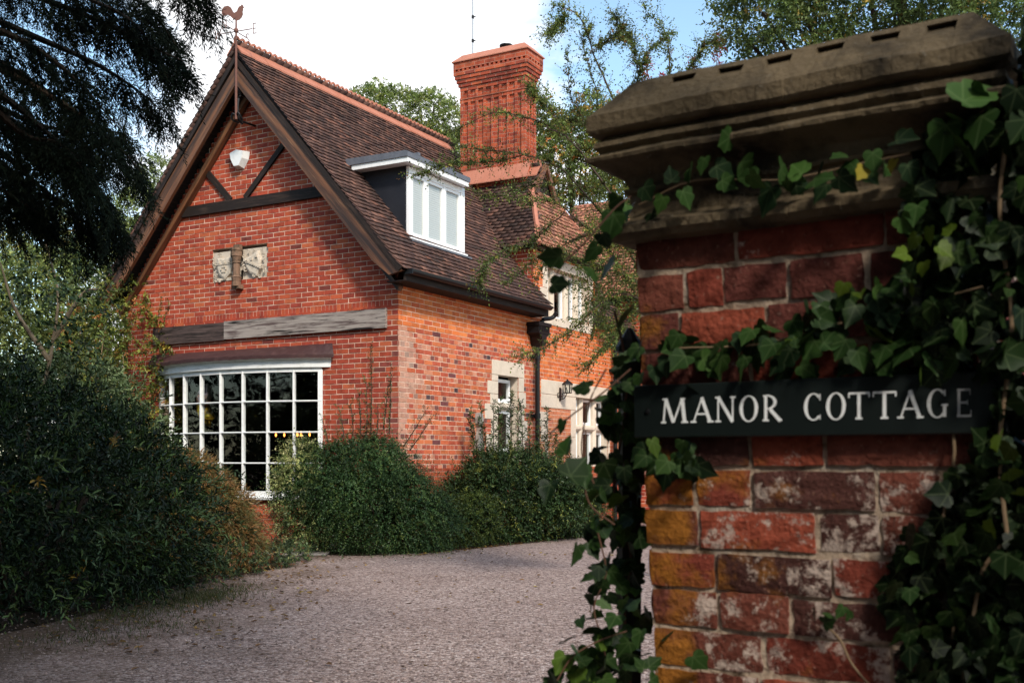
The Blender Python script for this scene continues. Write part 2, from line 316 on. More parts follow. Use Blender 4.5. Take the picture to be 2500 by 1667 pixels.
def bumpy(g, ells, k=5, lo=.28, hi=.5):                     # smaller lobes budding from each mass
    out = [list(e) for e in ells]
    for e in ells:
        for _ in range(k):
            u_ = unit(g.normal(0, 1, 3)); u_[2] = abs(u_[2])*.9 - .15; f_ = g.uniform(lo, hi); out.append([e[0]+u_[0]*e[3]*.9, e[1]+u_[1]*e[4]*.9, max(.12, e[2]+u_[2]*e[5]*.9), e[3]*f_, e[4]*f_, e[5]*f_])
    return out
def shell(g, ells, n, L, nl, ll, lw, pal, out=.8, rndm=.7, upb=.25, **k):
    inner = k.pop('inner', .8); lo = k.pop('lo', .72); hi = k.pop('hi', 1.03)
    p, nr = blob_pts(g, ells, n, lo, hi, inner=inner)
    d = nr*out + g.normal(0, rndm, p.shape)*.6; d[:, 2] += upb
    return sprays(g, p, d, L*g.uniform(.6, 1.3, len(p)), nl, ll, lw, pal=pal, **k)
def curve(pts, n=14):                                       # smooth polyline through points (Catmull-Rom)
    P = np.asarray(pts, float); P = np.vstack([2*P[0]-P[1], P, 2*P[-1]-P[-2]]); out = []
    segs = len(P) - 3
    for i in range(segs):
        a, b, c, d = P[i:i+4]
        for t in np.linspace(0, 1, max(3, n//segs), endpoint=(i == segs-1)):
            out.append(.5*((2*b) + (c-a)*t + (2*a-5*b+4*c-d)*t*t + (-a+3*b-3*c+d)*t**3))
    return np.array(out)

# ================================================================ SETTING
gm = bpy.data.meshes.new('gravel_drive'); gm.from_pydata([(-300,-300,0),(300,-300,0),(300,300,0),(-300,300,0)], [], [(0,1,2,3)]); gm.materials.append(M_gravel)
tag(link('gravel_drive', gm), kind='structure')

# ================================================================ THE HOUSE (local axes: x along the side wall, y along the gable wall)
TH = math.atan2(.8724, .4887)
CORNER = np.array([(972 - CX)/F_PX*15.8, 15.8])
UX = np.array([math.cos(TH), math.sin(TH)]); UY = np.array([-UX[1], UX[0]])
def H(x, y, z): return np.array([*(CORNER + x*UX + y*UY), z])          # house local to world
house = empty('brick_cottage', (*CORNER, 0), TH)
tag(house, 'red brick cottage with steep tiled gable, bow window and tall brick chimney', 'house')
YC, ZR, SL = 2.80, 7.66, 1.17                                           # ridge line, ridge height, roof slope
GW = 5.60                                                               # gable width
def roof_z(y): return ZR - SL*abs(y - YC)

def brickwork(name, pl, outl, opens, z0, z1, mode, colf, seed, soldier=()):
    """pl='x' lies in x=0 (runs along y), 'y' lies in y=c; bricks are real boxes standing 5 mm proud of the mortar"""
    g = rnd(seed); b = MB(); Hh = .075; nrow = int(round((z1 - z0)/Hh))
    axis, c0 = pl
    V, F, C, MI = [], [], [], []; cnt = 0
    def put(a0, a1, za, zb, d0, d1, col, m):
        nonlocal cnt
        if axis == 'x': q = [(c0-d0,a0,za),(c0-d0,a1,za),(c0-d0,a1,zb),(c0-d0,a0,zb),(c0+d1,a0,za),(c0+d1,a1,za),(c0+d1,a1,zb),(c0+d1,a0,zb)]
        else: q = [(a0,c0-d0,za),(a1,c0-d0,za),(a1,c0-d0,zb),(a0,c0-d0,zb),(a0,c0+d1,za),(a1,c0+d1,za),(a1,c0+d1,zb),(a0,c0+d1,zb)]
        V.extend(q); F.extend([[cnt+i for i in t] for t in ((0,1,2,3),(0,4,5,1),(1,5,6,2),(2,6,7,3),(3,7,4,0))]); C.extend([col]*8); MI.extend([m]*5); cnt += 8
    r = -1
    for k in range(nrow):
        za, zb = z0 + k*Hh, z0 + (k+1)*Hh; zm = (za+zb)/2
        iv = outl(zm)
        if iv is None: continue
        segs = [iv] if not isinstance(iv, list) else iv
        for o in opens:
            if o[2] < zm < o[3]:
                ns = []
                for s_ in segs:
                    if o[1] <= s_[0] or o[0] >= s_[1]: ns.append(s_); continue
                    if o[0] > s_[0]: ns.append((s_[0], o[0]))
                    if o[1] < s_[1]: ns.append((o[1], s_[1]))
                segs = ns
        hdr = (mode(zm, k) == 'h'); step = .1125 if hdr else .225
        sol = next((s_ for s_ in soldier if s_[2] < zm < s_[3]), None)
        for s0, s1 in segs:
            if s1 - s0 < .03: continue
            put(s0+.016, s1-.016, za, zb, -.0035, .21, (1,1,1), 1)
            off = 0. if (k % 2 == 0) else (.1125 if not hdr else .05625)
            a = math.floor(s0/step)*step - off
            while a < s1:
                e0, e1 = max(a, s0), min(a + step, s1)
                if e1 - e0 > .03 and not (sol and sol[0] < (e0+e1)/2 < sol[1]):
                    j = g.normal(0, .0011, 4); j0 = .0058 if e0 > s0 + 1e-4 else 0; j1 = .0058 if e1 < s1 - 1e-4 else 0
                    put(e0 + j0 + j[0], e1 - j1 + j[1], za + .0058 + j[2], zb - .0058 + j[3], g.uniform(-.0015, .0025), .01, colf((e0+e1)/2, zm, hdr, g), 0)
                a += step
    for (sa, sb, sz0, sz1) in soldier:
        a = sa
        while a < sb:
            put(a+.0045, min(a+.0675, sb), sz0+.004, sz1-.004, g.uniform(-.001, .003), .01, colf(a, sz0, False, g), 0); a += .072
    me = bpy.data.meshes.new(name); me.from_pydata(V, [], F); me.materials.append(M_brick); me.materials.append(M_mortar); me.polygons.foreach_set('material_index', MI)
    ca = me.attributes.new('Col', 'FLOAT_COLOR', 'POINT'); cc = np.ones((cnt, 4)); cc[:, :3] = np.array(C); ca.data.foreach_set('color', cc.ravel()); me.update()
    return link(name, me, house)

RED = [(4, (.41,.070,.034)), (3, (.35,.056,.031)), (2, (.47,.094,.038)), (1.2, (.27,.042,.029)), (.9, (.50,.125,.05)), (.16, (.10,.03,.028))]
ORG = [(5, (.60,.155,.045)), (3, (.56,.13,.040)), (2, (.64,.19,.06)), (1.5, (.49,.10,.037))]
HDR = [(3, (.45,.105,.055)), (2, (.36,.08,.05)), (1.6, (.52,.22,.14)), (.6, (.18,.065,.055)), (1.6, (.50,.15,.075)), (.35, (.07,.04,.045))]
def pick(g, pal):
    w = np.array([p[0] for p in pal]); return np.array(pal[g.choice(len(pal), p=w/w.sum())][1])*(1 + g.normal(0, .08))
def col_gable(a, z, h, g):
    c = pick(g, RED)
    if z < 3.45: c = c*np.array([.88,.86,.92])
    bl = max(0., 1 - a/.55)*max(0., min(1, (3.1 - z)/.4))              # lime bloom creeping round the corner
    if z > .9 and g.random() < bl*.9: c = c*.72 + np.array([.22,.12,.11])*.45*bl
    if abs(a - YC) < .09 and 5.5 < z < 6.6: c = c*.72
    return np.clip(c*.72 + .28*np.array([.375,.064,.032]), .01, 1)
def col_side(a, z, h, g):
    if z > 3.22 or a > 4.2: c = pick(g, ORG)
    else:
        c = pick(g, HDR if h else [(3, (.50,.115,.05)), (2, (.42,.085,.045)), (2, (.55,.15,.06)), (.3, (.16,.05,.05))])
    w = .30 + .18*math.sin(z*3.1) + .10*math.sin(z*11)
    if 1.2 < z < 3.25 and a < w and g.random() < .93: c = c*.35 + np.array([.36,.23,.175])*g.uniform(.7, 1.05)
    elif 1.2 < z < 3.25 and a < w + .35 and g.random() < .38: c = c*.6 + np.array([.20,.125,.09])
    if a > 4.2 and z < 2.3: c = c*.62 + np.array([.22,.12,.085])*.8
    if z < 1.15: c = c*np.array([.92,.88,.85])
    return np.clip(c, .01, 1)
def gable_out(z):
    if z < 3.95: return (0.0, GW)
    hw = (ZR - .30 - z)/SL
    return (max(0., YC - hw), min(GW, YC + hw)) if hw > .05 else None
BOWR, BOWL = 1.40, 4.80
brickwork('wall', ('x', 0.0), gable_out, [(BOWR, BOWL, .0, 2.74), (2.493, 3.645, 4.09, 4.615)], 0., 7.2, lambda z, k: 's', col_gable, 11, soldier=[(.115, 5.45, 3.49, 3.60)])
W1 = (2.886, 3.60, 1.36, 2.695); D1 = (5.875, 7.386, .95, 2.47); U1 = (4.687, 6.45, 3.90, 4.80)
def side_out(z):
    if z < 3.95: return (0.0, 8.0)
    if z < 5.05: return (4.15, 6.75)
    return None
brickwork('wall', ('y', 0.0), side_out, [W1, D1, U1], 0., 5.1, lambda z, k: 's' if (z > 3.22 or k % 2 == 0) else 'h', col_side, 12)
brickwork('wall', ('x', 4.15), lambda z: (0.0, min(2.7, max(.06, YC - (ZR - z)/SL + .5))), [], 3.6, 5.15, lambda z, k: 's', lambda a, z, h, g: pick(g, RED)*.8, 13)
brickwork('wall', ('x', 8.0), lambda z: (-3.5, 0.0), [], 0., 4.6, lambda z, k: 's', col_gable, 14)
pl_b = MB(); pl_b.box((.0, -.035, 0), (8.0, .0, 1.14)); pl_b.build('plinth', M_bricktex, house, uv='box')

# ---- roofs: every tile a thin box, laid in courses
def tiles(name, o, along, up, L, Hs, seed, pal, clip=None, gauge=.098, tw=.165, th=.014, sag=.0):
    g = rnd(seed); along = unit(np.array(along, float)); up = unit(np.array(up, float)); nrm = np.cross(along, up)
    if nrm[2] < 0: nrm = -nrm
    o = np.array(o, float); rows = int(Hs/gauge) + 1; cols = int(L/tw) + 2
    V, C = [], []
    rj = g.normal(0, .004, rows)
    for r in range(rows):
        for c in range(cols):
            a0 = (c - (.5 if r % 2 else 0))*tw; a1 = a0 + tw - .004
            a0 = max(a0, 0); a1 = min(a1, L)
            if a1 - a0 < .03: continue
            am = (a0+a1)/2; s0 = r*gauge + rj[r] + g.normal(0, .004); s1 = s0 + gauge*1.9
            if clip and not clip(am, s0 + gauge/2): continue
            dip = sag*math.sin(am*1.7)*math.sin(s0*1.3)
            k = g.normal(0, .0022, 4) + dip
            lift = .040
            def P(a, s, h): return o + along*a + up*s + nrm*h
            V += [P(a0, s0, lift-th+k[0]), P(a1, s0, lift-th+k[1]), P(a1, s1, -th+k[2]), P(a0, s1, -th+k[3]), P(a0, s0, lift+k[0]), P(a1, s0, lift+k[1]), P(a1, s1, k[2]), P(a0, s1, k[3])]
            C.append(pick(g, pal))
    V = np.array(V); n = len(C)
    Fq = np.array([(0,3,2,1),(4,5,6,7),(0,1,5,4),(1,2,6,5),(2,3,7,6),(3,0,4,7)]); Fa = (np.arange(n)[:, None, None]*8 + Fq[None]).reshape(-1, 4)
    me_o = mesh_np(name, V, Fa, np.repeat(np.array(C), 8, 0), M_tile, house)
    return me_o
TPAL = [(3, (.100,.053,.043)), (3, (.122,.065,.052)), (2, (.078,.042,.037)), (1.0, (.165,.076,.055)), (1.2, (.060,.037,.033)), (.4, (.20,.10,.075))]
TPALR = [(3, (.36,.16,.10)), (3, (.42,.19,.12)), (2, (.30,.125,.08)), (1, (.22,.10,.07))]  # bright orange: sunlight on the hip slope is put into the tiles
XV = -.40; LR = 6.3
ang = math.atan(SL); HsR = (YC + .36)/math.cos(ang)
dorm = dict(x0=.59, x1=2.15)
tiles('roof', (XV, -.36, roof_z(-.36) - .03), (1,0,0), (0, math.cos(ang), math.sin(ang)), LR, HsR - .02, 21, TPAL, sag=.006,
      clip=lambda a, s: not (4.25 < XV + a and (-.36 + s*math.cos(ang)) < .0 + .30) and not (.62 < XV + a < 2.13 and .28 < (-.36 + s*math.cos(ang)) < 1.0))
tiles('roof', (XV, 2*YC + .36, roof_z(-.36) - .03), (1,0,0), (0, -math.cos(ang), math.sin(ang)), LR, HsR - .02, 22, TPAL)
tiles('roof', (6.62, -.36, roof_z(-.36) - .03), (1,0,0), (0, math.cos(ang), math.sin(ang)), 2.1, 3.4, 28, TPAL)
eb = MB(); eb.prism([(-.30, roof_z(-.30)-.05), (1.9, roof_z(1.9)-.05), (1.9, 3.9), (.0, 3.9), (-.28, roof_z(-.30)-.11)], 6.62, 8.6, axis='x'); eb.build('roof_boarding', M_woodd, house)
# sarking under the tiles closes the roof
rb = MB()
rb.prism([(-.30, roof_z(-.30)-.05), (YC, ZR-.05), (2*YC+.30, roof_z(-.30)-.05), (2*YC+.28, roof_z(-.30)-.11), (YC, ZR-.13), (-.28, roof_z(-.30)-.11)], XV+.05, 4.10, axis='x')
rb.prism([(.30, roof_z(.30)-.05), (YC, ZR-.05), (2*YC+.30, roof_z(-.30)-.05), (2*YC+.28, roof_z(-.30)-.11), (YC, ZR-.13), (.30, roof_z(.30)-.12)], 4.10, LR+XV, axis='x')
rb.build('roof_boarding', M_woodd, house)
# cross wing: slope facing the gable side, half hip towards the drive, gablet on top
WXE, WZE, WXR, WZR = 3.97, 5.08, 5.45, 6.86
wa = math.atan((WZR-WZE)/(WXR-WXE))
WY0 = -.22
HIPY = .62                                                             # ridge end
def wclip(a, s):                                                        # keep above the main roof and inside the hip line
    y = WY0 + a; z = WZE + s*math.sin(wa)
    if z < roof_z(y) - .1: return False
    return (y - WY0) > (HIPY - WY0 - .14)*min(1, s*math.sin(wa)/1.25)
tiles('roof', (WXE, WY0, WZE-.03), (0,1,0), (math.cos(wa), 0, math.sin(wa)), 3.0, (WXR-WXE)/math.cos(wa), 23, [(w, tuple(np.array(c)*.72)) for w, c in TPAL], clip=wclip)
tiles('roof', (2*WXR-WXE, WY0, WZE-.03), (0,1,0), (-math.cos(wa), 0, math.sin(wa)), 3.0, (WXR-WXE)/math.cos(wa), 24, TPAL, clip=wclip)
ha = math.atan2(1.25, HIPY - WY0 - .14)
def hclip(a, s):
    z = s*math.sin(ha); xa = WXE + a; half = (WXR - WXE)*(1 - z/(WZR-WZE))
    return abs(xa - WXR) < half + .02
tiles('roof', (WXE, WY0, WZE-.03), (1,0,0), (0, math.cos(ha), math.sin(ha)), 2*(WXR-WXE), 1.25/math.sin(ha), 25, TPALR, clip=hclip)
wb = MB(); n_ = .04
hy = HIPY - .14; hx = (WXR-WXE)*(1 - 1.25/(WZR-WZE))
wb.add([(WXE+.03,WY0+.03,WZE-n_),(WXR,HIPY-.1,WZR-n_),(WXR,3.0,WZR-n_),(WXE+.03,3.0,WZE-n_),(2*WXR-WXE-.03,WY0+.03,WZE-n_),(2*WXR-WXE-.03,3.0,WZE-n_),(WXR-hx,hy,WZE+1.25-n_),(WXR+hx,hy,WZE+1.25-n_)],
       [(0,6,1,2,3),(4,5,2,1,7),(0,4,7,6),(6,7,1),(0,3,5,4)])
wb.build('roof_boarding', M_woodd, house)
gb = MB()                                                              # gablet boards
for sgn in (-1, 1):
    gb.prism([(WXR+sgn*hx*1.15, WZE+1.18), (WXR+sgn*.02, WZR+.05), (WXR+sgn*.02, WZR-.07), (WXR+sgn*hx*.8, WZE+1.18)], hy-.09, hy-.03, axis='y')
gb.build('gablet_board', M_wood, house)
# far wing behind
fa = math.atan(1.17)
tiles('roof', (7.75, -3.6, 4.62), (0,1,0), (math.cos(fa), 0, math.sin(fa)), 5.6, 3.25, 26, TPALR)
fb = MB(); fb.add([(7.8,-3.55,4.6),(9.85,-3.55,7.0),(9.85,2.0,7.0),(7.8,2.0,4.6),(9.85,-3.55,4.6),(9.85,2.0,4.6)], [(0,1,2,3),(0,4,1),(3,2,5),(1,4,5,2),(0,3,5,4)]); fb.build('roof_boarding', M_woodd, house)

# ridge tiles with pierced crest
def crest(mb, o, along, upv, n, w=.124, t=.028, hh=.125):
    along = np.array(along, float); upv = np.array(upv, float); dep = np.cross(along, upv); o = np.array(o, float)
    K = 8
    for i in range(n):
        c = o + along*(i+.5)*w; outer, inner = [], []
        for j in range(K+1):
            a = math.pi*j/K; outer.append((math.cos(a)*w*.49, .055 + math.sin(a)*(hh-.055)))
        outer = [(w*.49, 0)] + outer + [(-w*.49, 0)]
        M_ = len(outer)
        for j in range(M_):
            a = math.atan2(outer[j][1]-.062, outer[j][0]); inner.append((math.cos(a)*.031, .062 + math.sin(a)*.031))
        v = []
        for sd in (-t/2, t/2):
            for q in outer + inner: v.append(c + along*q[0] + upv*q[1] + dep*sd)
        f = []
        for j in range(M_):
            k = (j+1) % M_
            f += [(j, k, M_+k, M_+j), (2*M_+j, 3*M_+j, 3*M_+k, 2*M_+k), (j, 2*M_+j, 2*M_+k, k), (M_+j, M_+k, 3*M_+k, 3*M_+j)]
        mb.add(v, f)
def ridge(name, o, along, L, yaw90=False, n=None, drop=.15):
    mb = MB(); along = np.array(along, float); side = np.array([along[1], -along[0], 0]); o = np.array(o, float)
    k = int(L/.305)
    for i in range(k):
        a = o + along*i*.305; b_ = a + along*.299; jz = random.Random(i).uniform(-.004, .004)
        for s in (-1, 1):
            pts = [a + np.array([0,0,.055+jz]), a + side*s*drop + np.array([0,0,.055-drop*SL+jz]), b_ + side*s*drop + np.array([0,0,.055-drop*SL+jz]), b_ + np.array([0,0,.055+jz])]
            lo = [p - np.array([0,0,.03]) for p in pts]
            mb.add(pts + lo, [(0,1,2,3),(7,6,5,4),(0,4,5,1),(1,5,6,2),(2,6,7,3),(3,7,4,0)])
    crest(mb, o + np.array([0,0,.04]), along, (0,0,1), n or int(L/.124))
    return mb.build(name, M_terra, house)
ridge('ridge_tiles', (XV, YC, ZR), (1,0,0), LR - .1)
ridge('ridge_tiles', (WXR, HIPY-.1, WZR), (0,1,0), 2.35, drop=.20)
ridge('ridge_tiles', (9.85, -3.6, 7.02), (0,1,0), 5.5)
for sgn in (-1, 1):
    hipb = MB()
    p0 = np.array([WXR+sgn*(WXR-WXE), WY0, WZE]); p1 = np.array([WXR+sgn*hx, hy, WZE+1.25])
    hipb.tube([p0+(p1-p0)*t for t in np.linspace(0, 1, 10)], .05, 6); hipb.build('hip_tiles', M_terra, house)

# barge boards, rafters on the wall, beams
for sgn in (-1, 1):
    def Y(d): return YC + sgn*d
    mb = MB(); P = [(Y(0), 7.36), (Y(3.13), 3.93), (Y(2.90), 3.885), (Y(2.62), 4.10), (Y(0), 7.08)]
    mb.prism(P if sgn < 0 else P[::-1], -.37, -.31, axis='x'); reframe(mb.build('bargeboard', M_wood, house), (-.35, Y(0), 7.2), (0, sgn*1, -1.10), (-1,0,0))
    mb = MB(); P = [(Y(0), 7.50), (Y(3.15), 3.97), (Y(3.08), 3.93), (Y(0), 7.40)]
    mb.prism(P if sgn < 0 else P[::-1], -.395, -.33, axis='x'); reframe(mb.build('verge_board', M_woodd, house), (-.36, Y(0), 7.4), (0, sgn*1, -1.13), (-1,0,0))
    mb = MB(); P = [(Y(0), 7.09), (Y(2.9), 3.76), (Y(2.86), 3.70), (Y(0), 6.93)]
    mb.prism(P if sgn < 0 else P[::-1], -.11, -.012, axis='x'); reframe(mb.build('rafter', M_wood, house), (-.1, Y(0), 7.0), (0, sgn*1, -1.13), (-1,0,0))
    mb = MB(); P = [(Y(0), 7.44), (Y(3.1), 3.96), (Y(3.0), 3.95), (Y(0), 7.36)]
    mb.prism(P if sgn < 0 else P[::-1], -.308, .02, axis='x'); mb.build('soffit', M_woodd, house)
def beam(name, y0, y1, z0, z1, d, m, x=-.004, nails=False):
    mb = MB(); mb.box((-.5*(y1-y0), 0, 0), (.5*(y1-y0), d, z1-z0))
    o = mb.build(name, m, house); o.location = (x, (y0+y1)/2, z0); o.rotation_euler = (0, 0, R(90)); return o
beam('tie_beam', 1.22, 4.36, 5.235, 5.40, .045, M_woodd)
beam('lintel_beam', .19, 3.35, 3.19, 3.475, .05, M_woodg)
beam('lintel_beam', 3.352, 4.95, 3.175, 3.46, .045, mat('brown_weathered_timber', (.075,.05,.045), .8, spec=.25, stretch=(.5, 7, 7), noise=[(5, (.02,.014,.012), .45, .62), (3, (.13,.09,.08), .56, .75)], bump=(12, .5, .004)))
def brace(a, b, wd):
    a = np.array(a); b = np.array(b); L = np.linalg.norm(b-a); mb = MB(); mb.box((0, 0, -wd/2), (L, .035, wd/2))
    o = mb.build('brace', M_woodg if False else M_woodd, house); ang_ = math.atan2(b[1]-a[1], b[0]-a[0])
    o.matrix_local = Matrix.Translation((-.004, a[0], a[1])) @ Matrix.Rotation(R(90), 4, 'Z') @ Matrix.Rotation(-ang_, 4, 'Y')
brace((3.98, 6.15), (3.24, 5.40), .10); brace((2.12, 6.15), (2.93, 5.40), .085)

# gutter, fascia, downpipes
gb = MB()
prof = [(-.06, 0), (-.055, -.035), (-.03, -.06), (0, -.068), (.03, -.06), (.055, -.035), (.06, 0), (.05, 0), (0, -.05), (-.05, 0)]
gb.prism([(-.395+a, 3.955+b) for a, b in prof], -.30, 4.05, axis='x')
gb.box((-.305, -.46, 3.885), (-.285, -.33, 3.96))
gb.build('gutter', M_iron, house)
fb = MB(); fb.box((-.28, -.325, 3.80), (4.12, -.29, 3.93)); fb.box((-.28, -.288, 3.80), (4.12, .0, 3.815)); fb.build('fascia', M_woodd, house)
def downpipe(x, ztop, hop=True):
    mb = MB(); y = -.105; r = .042
    mb.tube([(x, y, 0.02), (x, y, ztop)], r, 12)
    for z in (1.0, 2.05, 3.1):
        if z < ztop: mb.tube([(x, y, z-.045), (x, y, z+.045)], r*1.32, 12); mb.box((x-.09, -.06, z-.03), (x+.09, -.006, z+.03))
    o = mb.build('downpipe', M_iron, house)
    if hop:
        hb = MB(); hb.prism([(x-.05, ztop-.02), (x+.05, ztop-.02), (x+.10, ztop+.15), (x+.21, ztop+.20), (x+.21, ztop+.38), (x-.21, ztop+.38), (x-.21, ztop+.20), (x-.10, ztop+.15)], -.24, -.01, axis='y')
        hb.box((x-.235, -.265, ztop+.33), (x+.235, -.008, ztop+.395)); hb.box((x-.225, -.255, ztop+.20), (x+.225, -.009, ztop+.225))
        for i in range(5): hb.box((x-.17+i*.075, -.255, ztop+.24), (x-.135+i*.075, -.238, ztop+.315))
        hb.build('hopper', M_iron, o)
        pb = MB(); pb.tube(curve([(x+.12, -.13, ztop+.36), (x+.14, -.14, ztop+.47), (x+.34, -.22, ztop+.52), (x+.38, -.30, ztop+.62)]), .040, 10); pb.build('swan_neck', M_iron, o)
downpipe(4.12, 3.30); downpipe(7.52, 3.60)

# ---- stone dressings and windows on the side wall
def stone_boxes(name, boxes_, proud=.012):
    mb = MB(); g = rnd(len(boxes_))
    for (a0, a1, z0, z1) in boxes_:
        e = .002; mb.box((a0+e, -proud-g.uniform(0,.002), z0+e), (a1-e, .16, z1-e))
    o = mb.build(name, M_stone, house)
    bv = o.modifiers.new('bevel', 'BEVEL'); bv.width = .006; bv.segments = 2
    return o
stone_boxes('stone_surround', [(2.68, 3.80, 2.695, 2.946), (2.68, 2.886, 2.59, 2.694), (2.54, 2.886, 2.372, 2.588), (2.63, 2.886, 2.205, 2.37), (2.456, 2.886, 1.945, 2.203), (2.66, 2.886, 1.70, 1.943), (2.50, 2.886, 1.36, 1.698),
    (3.60, 3.80, 2.45, 2.694), (3.60, 3.86, 2.19, 2.448), (3.60, 3.80, 1.95, 2.188), (3.60, 3.92, 1.60, 1.948), (3.60, 3.82, 1.36, 1.598), (2.60, 3.86, 1.24, 1.358)])
stone_boxes('stone_surround', [(4.445, 5.30, 2.47, 2.733), (5.302, 6.55, 2.472, 2.733), (6.552, 7.42, 2.472, 2.733), (4.445, 5.08, 2.222, 2.468), (5.082, 5.70, 2.222, 2.468), (4.252, 4.715, 1.88, 2.15), (4.44, 4.715, 1.60, 1.878), (4.58, 4.715, 1.30, 1.598), (4.40, 4.715, .95, 1.298),
    (5.64, 5.875, 2.222, 2.468), (5.66, 5.875, 1.70, 2.22), (5.64, 5.875, 1.20, 1.698), (5.66, 5.875, .95, 1.198), (7.386, 7.46, .95, 2.47), (5.55, 7.46, .82, .948)])
stone_boxes('stone_surround', [(4.51, 6.64, 4.80, 4.985), (4.51, 4.687, 4.40, 4.798), (4.40, 4.687, 4.12, 4.398), (4.51, 4.687, 3.90, 4.118), (6.45, 6.64, 3.90, 4.798), (4.48, 6.64, 3.745, 3.898)])
def stone_frame(name, o_, mulls, trans, d0=.06, d1=.15, mw=.10):
    mb = MB(); a0, a1, z0, z1 = o_
    for m_ in mulls: mb.prism([(m_-mw/2, d0+.04), (m_-mw/2, d1), (m_+mw/2, d1), (m_+mw/2, d0+.04), (m_+.018, d0), (m_-.018, d0)], z0, z1, axis='z')
    for t in trans: mb.prism([(d0+.04, t-.065), (d0, t-.02), (d0, t+.02), (d0+.04, t+.065), (d1, t+.065), (d1, t-.065)], a0, a1, axis='x')
    return mb.build(name, M_stone, house)
def casement(o_, depth=.135, fw=.045, lights=None, parent=None):
    a0, a1, z0, z1 = o_; mb = MB(); pb = MB()
    for (b0, b1, y0, y1) in lights:
        mb.box((b0, depth, y0), (b0+fw, depth+.05, y1)); mb.box((b1-fw, depth, y0), (b1, depth+.05, y1)); mb.box((b0+fw, depth+.001, y0), (b1-fw, depth+.05, y0+fw*1.2)); mb.box((b0+fw, depth+.001, y1-fw), (b1-fw, depth+.05, y1))
        pb.add([(b0+fw, depth+.025, y0+fw), (b1-fw, depth+.025, y0+fw), (b1-fw, depth+.025, y1-fw), (b0+fw, depth+.025, y1-fw)], [(0,1,2,3)])
    f = mb.build('window', M_upvc, house); pb.build('pane', M_glass, f)
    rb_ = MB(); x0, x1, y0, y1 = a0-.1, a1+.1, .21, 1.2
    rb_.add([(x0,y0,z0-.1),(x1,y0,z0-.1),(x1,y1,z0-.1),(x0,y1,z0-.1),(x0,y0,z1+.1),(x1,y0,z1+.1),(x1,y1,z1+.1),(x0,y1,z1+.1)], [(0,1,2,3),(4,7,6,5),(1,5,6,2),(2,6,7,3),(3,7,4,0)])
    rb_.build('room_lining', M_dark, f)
    return f
stone_frame('stone_mullion', W1, [], [2.185])
casement(W1, lights=[(2.93, 3.56, 2.25, 2.65), (2.93, 3.56, 1.40, 2.12)], depth=.14, fw=.055)
stone_frame('stone_mullion', D1, [6.31, 6.93], [1.893], mw=.14)
casement(D1, lights=[(a, b, z0, z1) for a, b in ((5.89, 6.235), (6.385, 6.855), (7.005, 7.37)) for z0, z1 in ((.96, 1.825), (1.96, 2.46))], depth=.145)
stone_frame('stone_mullion', U1, [5.07, 5.66, 6.1], [], mw=.14)
casement(U1, lights=[(a, b, 3.91, 4.79) for a, b in ((4.70, 4.995), (5.145, 5.585), (5.735, 6.025), (6.175, 6.44))], depth=.145)

# ---- bow window
cB = (BOWL-BOWR)/2; sB = .36; RB = (cB*cB + sB*sB)/(2*sB); aB = math.asin(cB/RB); yB = (BOWR+BOWL)/2
def bow(t, off=0.): r = RB + off; th = aB - 2*aB*t; return (-(r*math.cos(th) - (RB - sB)), yB + r*math.sin(th))   # t 0..1 from left to right
def bow_band(mb, prof, t0=0., t1=1., n=32, c=None):                     # profile (offset, z) swept along the bow
    k = len(prof); v = []
    for i in range(n+1):
        t = t0 + (t1-t0)*i/n
        for off, z in prof: x, y = bow(t, off); v.append((x, y, z))
    f = [(i*k+j, i*k+(j+1) % k, (i+1)*k+(j+1) % k, (i+1)*k+j) for i in range(n) for j in range(k)] + [list(range(k)), list(range(n*k, n*k+k))[::-1]]
    mb.add(v, f, c)
BZ0, BZ1 = .745, 2.63
fr = MB()
for i in range(9):
    t = i/8; wv = .015 if 0 < i < 8 else .036
    x, y = bow(min(max(t, .006), .994)); th = aB - 2*aB*t
    Mx = Matrix.Translation((x, y, 0)) @ Matrix.Rotation(math.pi - th, 4, 'Z')
    fr.box((-.03, -wv, BZ0), (.035, wv, BZ1), M=Mx)
    fr.box((.034, -wv*.45, BZ0), (.045, wv*.45, BZ1), M=Mx) if 0 < i < 8 else None
for k in range(1, 4):
    z = BZ1 - k*.471; bow_band(fr, [(-.025, z-.0125), (.031, z-.0125), (.040, z), (.031, z+.0125), (-.025, z+.0125)])
bow_band(fr, [(-.03, BZ1-.03), (.032, BZ1-.03), (.032, BZ1+.04), (-.03, BZ1+.04)])
bow_band(fr, [(-.03, BZ0-.03), (.032, BZ0-.03), (.032, BZ0+.045), (-.03, BZ0+.045)])
bowo = fr.build('bow_window', M_white, house)
pb = MB(); v = []
for i in range(9): x, y = bow(i/8); v += [(x, y, BZ0), (x, y, BZ1)]
pb.add(v, [(2*i, 2*i+2, 2*i+3, 2*i+1) for i in range(8)]); pb.build('pane', M_glass, bowo)
mb = MB(); bow_band(mb, [(-.05, BZ0-.085), (.09, BZ0-.085), (.10, BZ0-.05), (.035, BZ0-.03), (-.05, BZ0-.03)], -.02, 1.02); mb.build('sill', M_white, bowo)
mb = MB(); bow_band(mb, [(-.05, 2.665), (.07, 2.665), (.075, 2.765), (.085, 2.77), (.09, 2.785), (.115, 2.80), (.125, 2.835), (-.05, 2.835)], -.045, 1.045, 40); mb.build('cornice', M_white, bowo)
mb = MB(); n = 40; v = []; g = rnd(5)
for i in range(n+1):
    t = -.06 + 1.12*i/n; x, y = bow(t, .155); jz = g.uniform(-.006, .006)
    v += [(min(x, -.02), y, 2.80+jz), (min(x, -.02), y, 2.85+jz), (min(x*.6, -.015), y + (yB-y)*.015, 2.93+jz), (-.006, y + (yB-y)*.03, 3.02+jz*.4), (-.006, y + (yB-y)*.03, 2.84)]
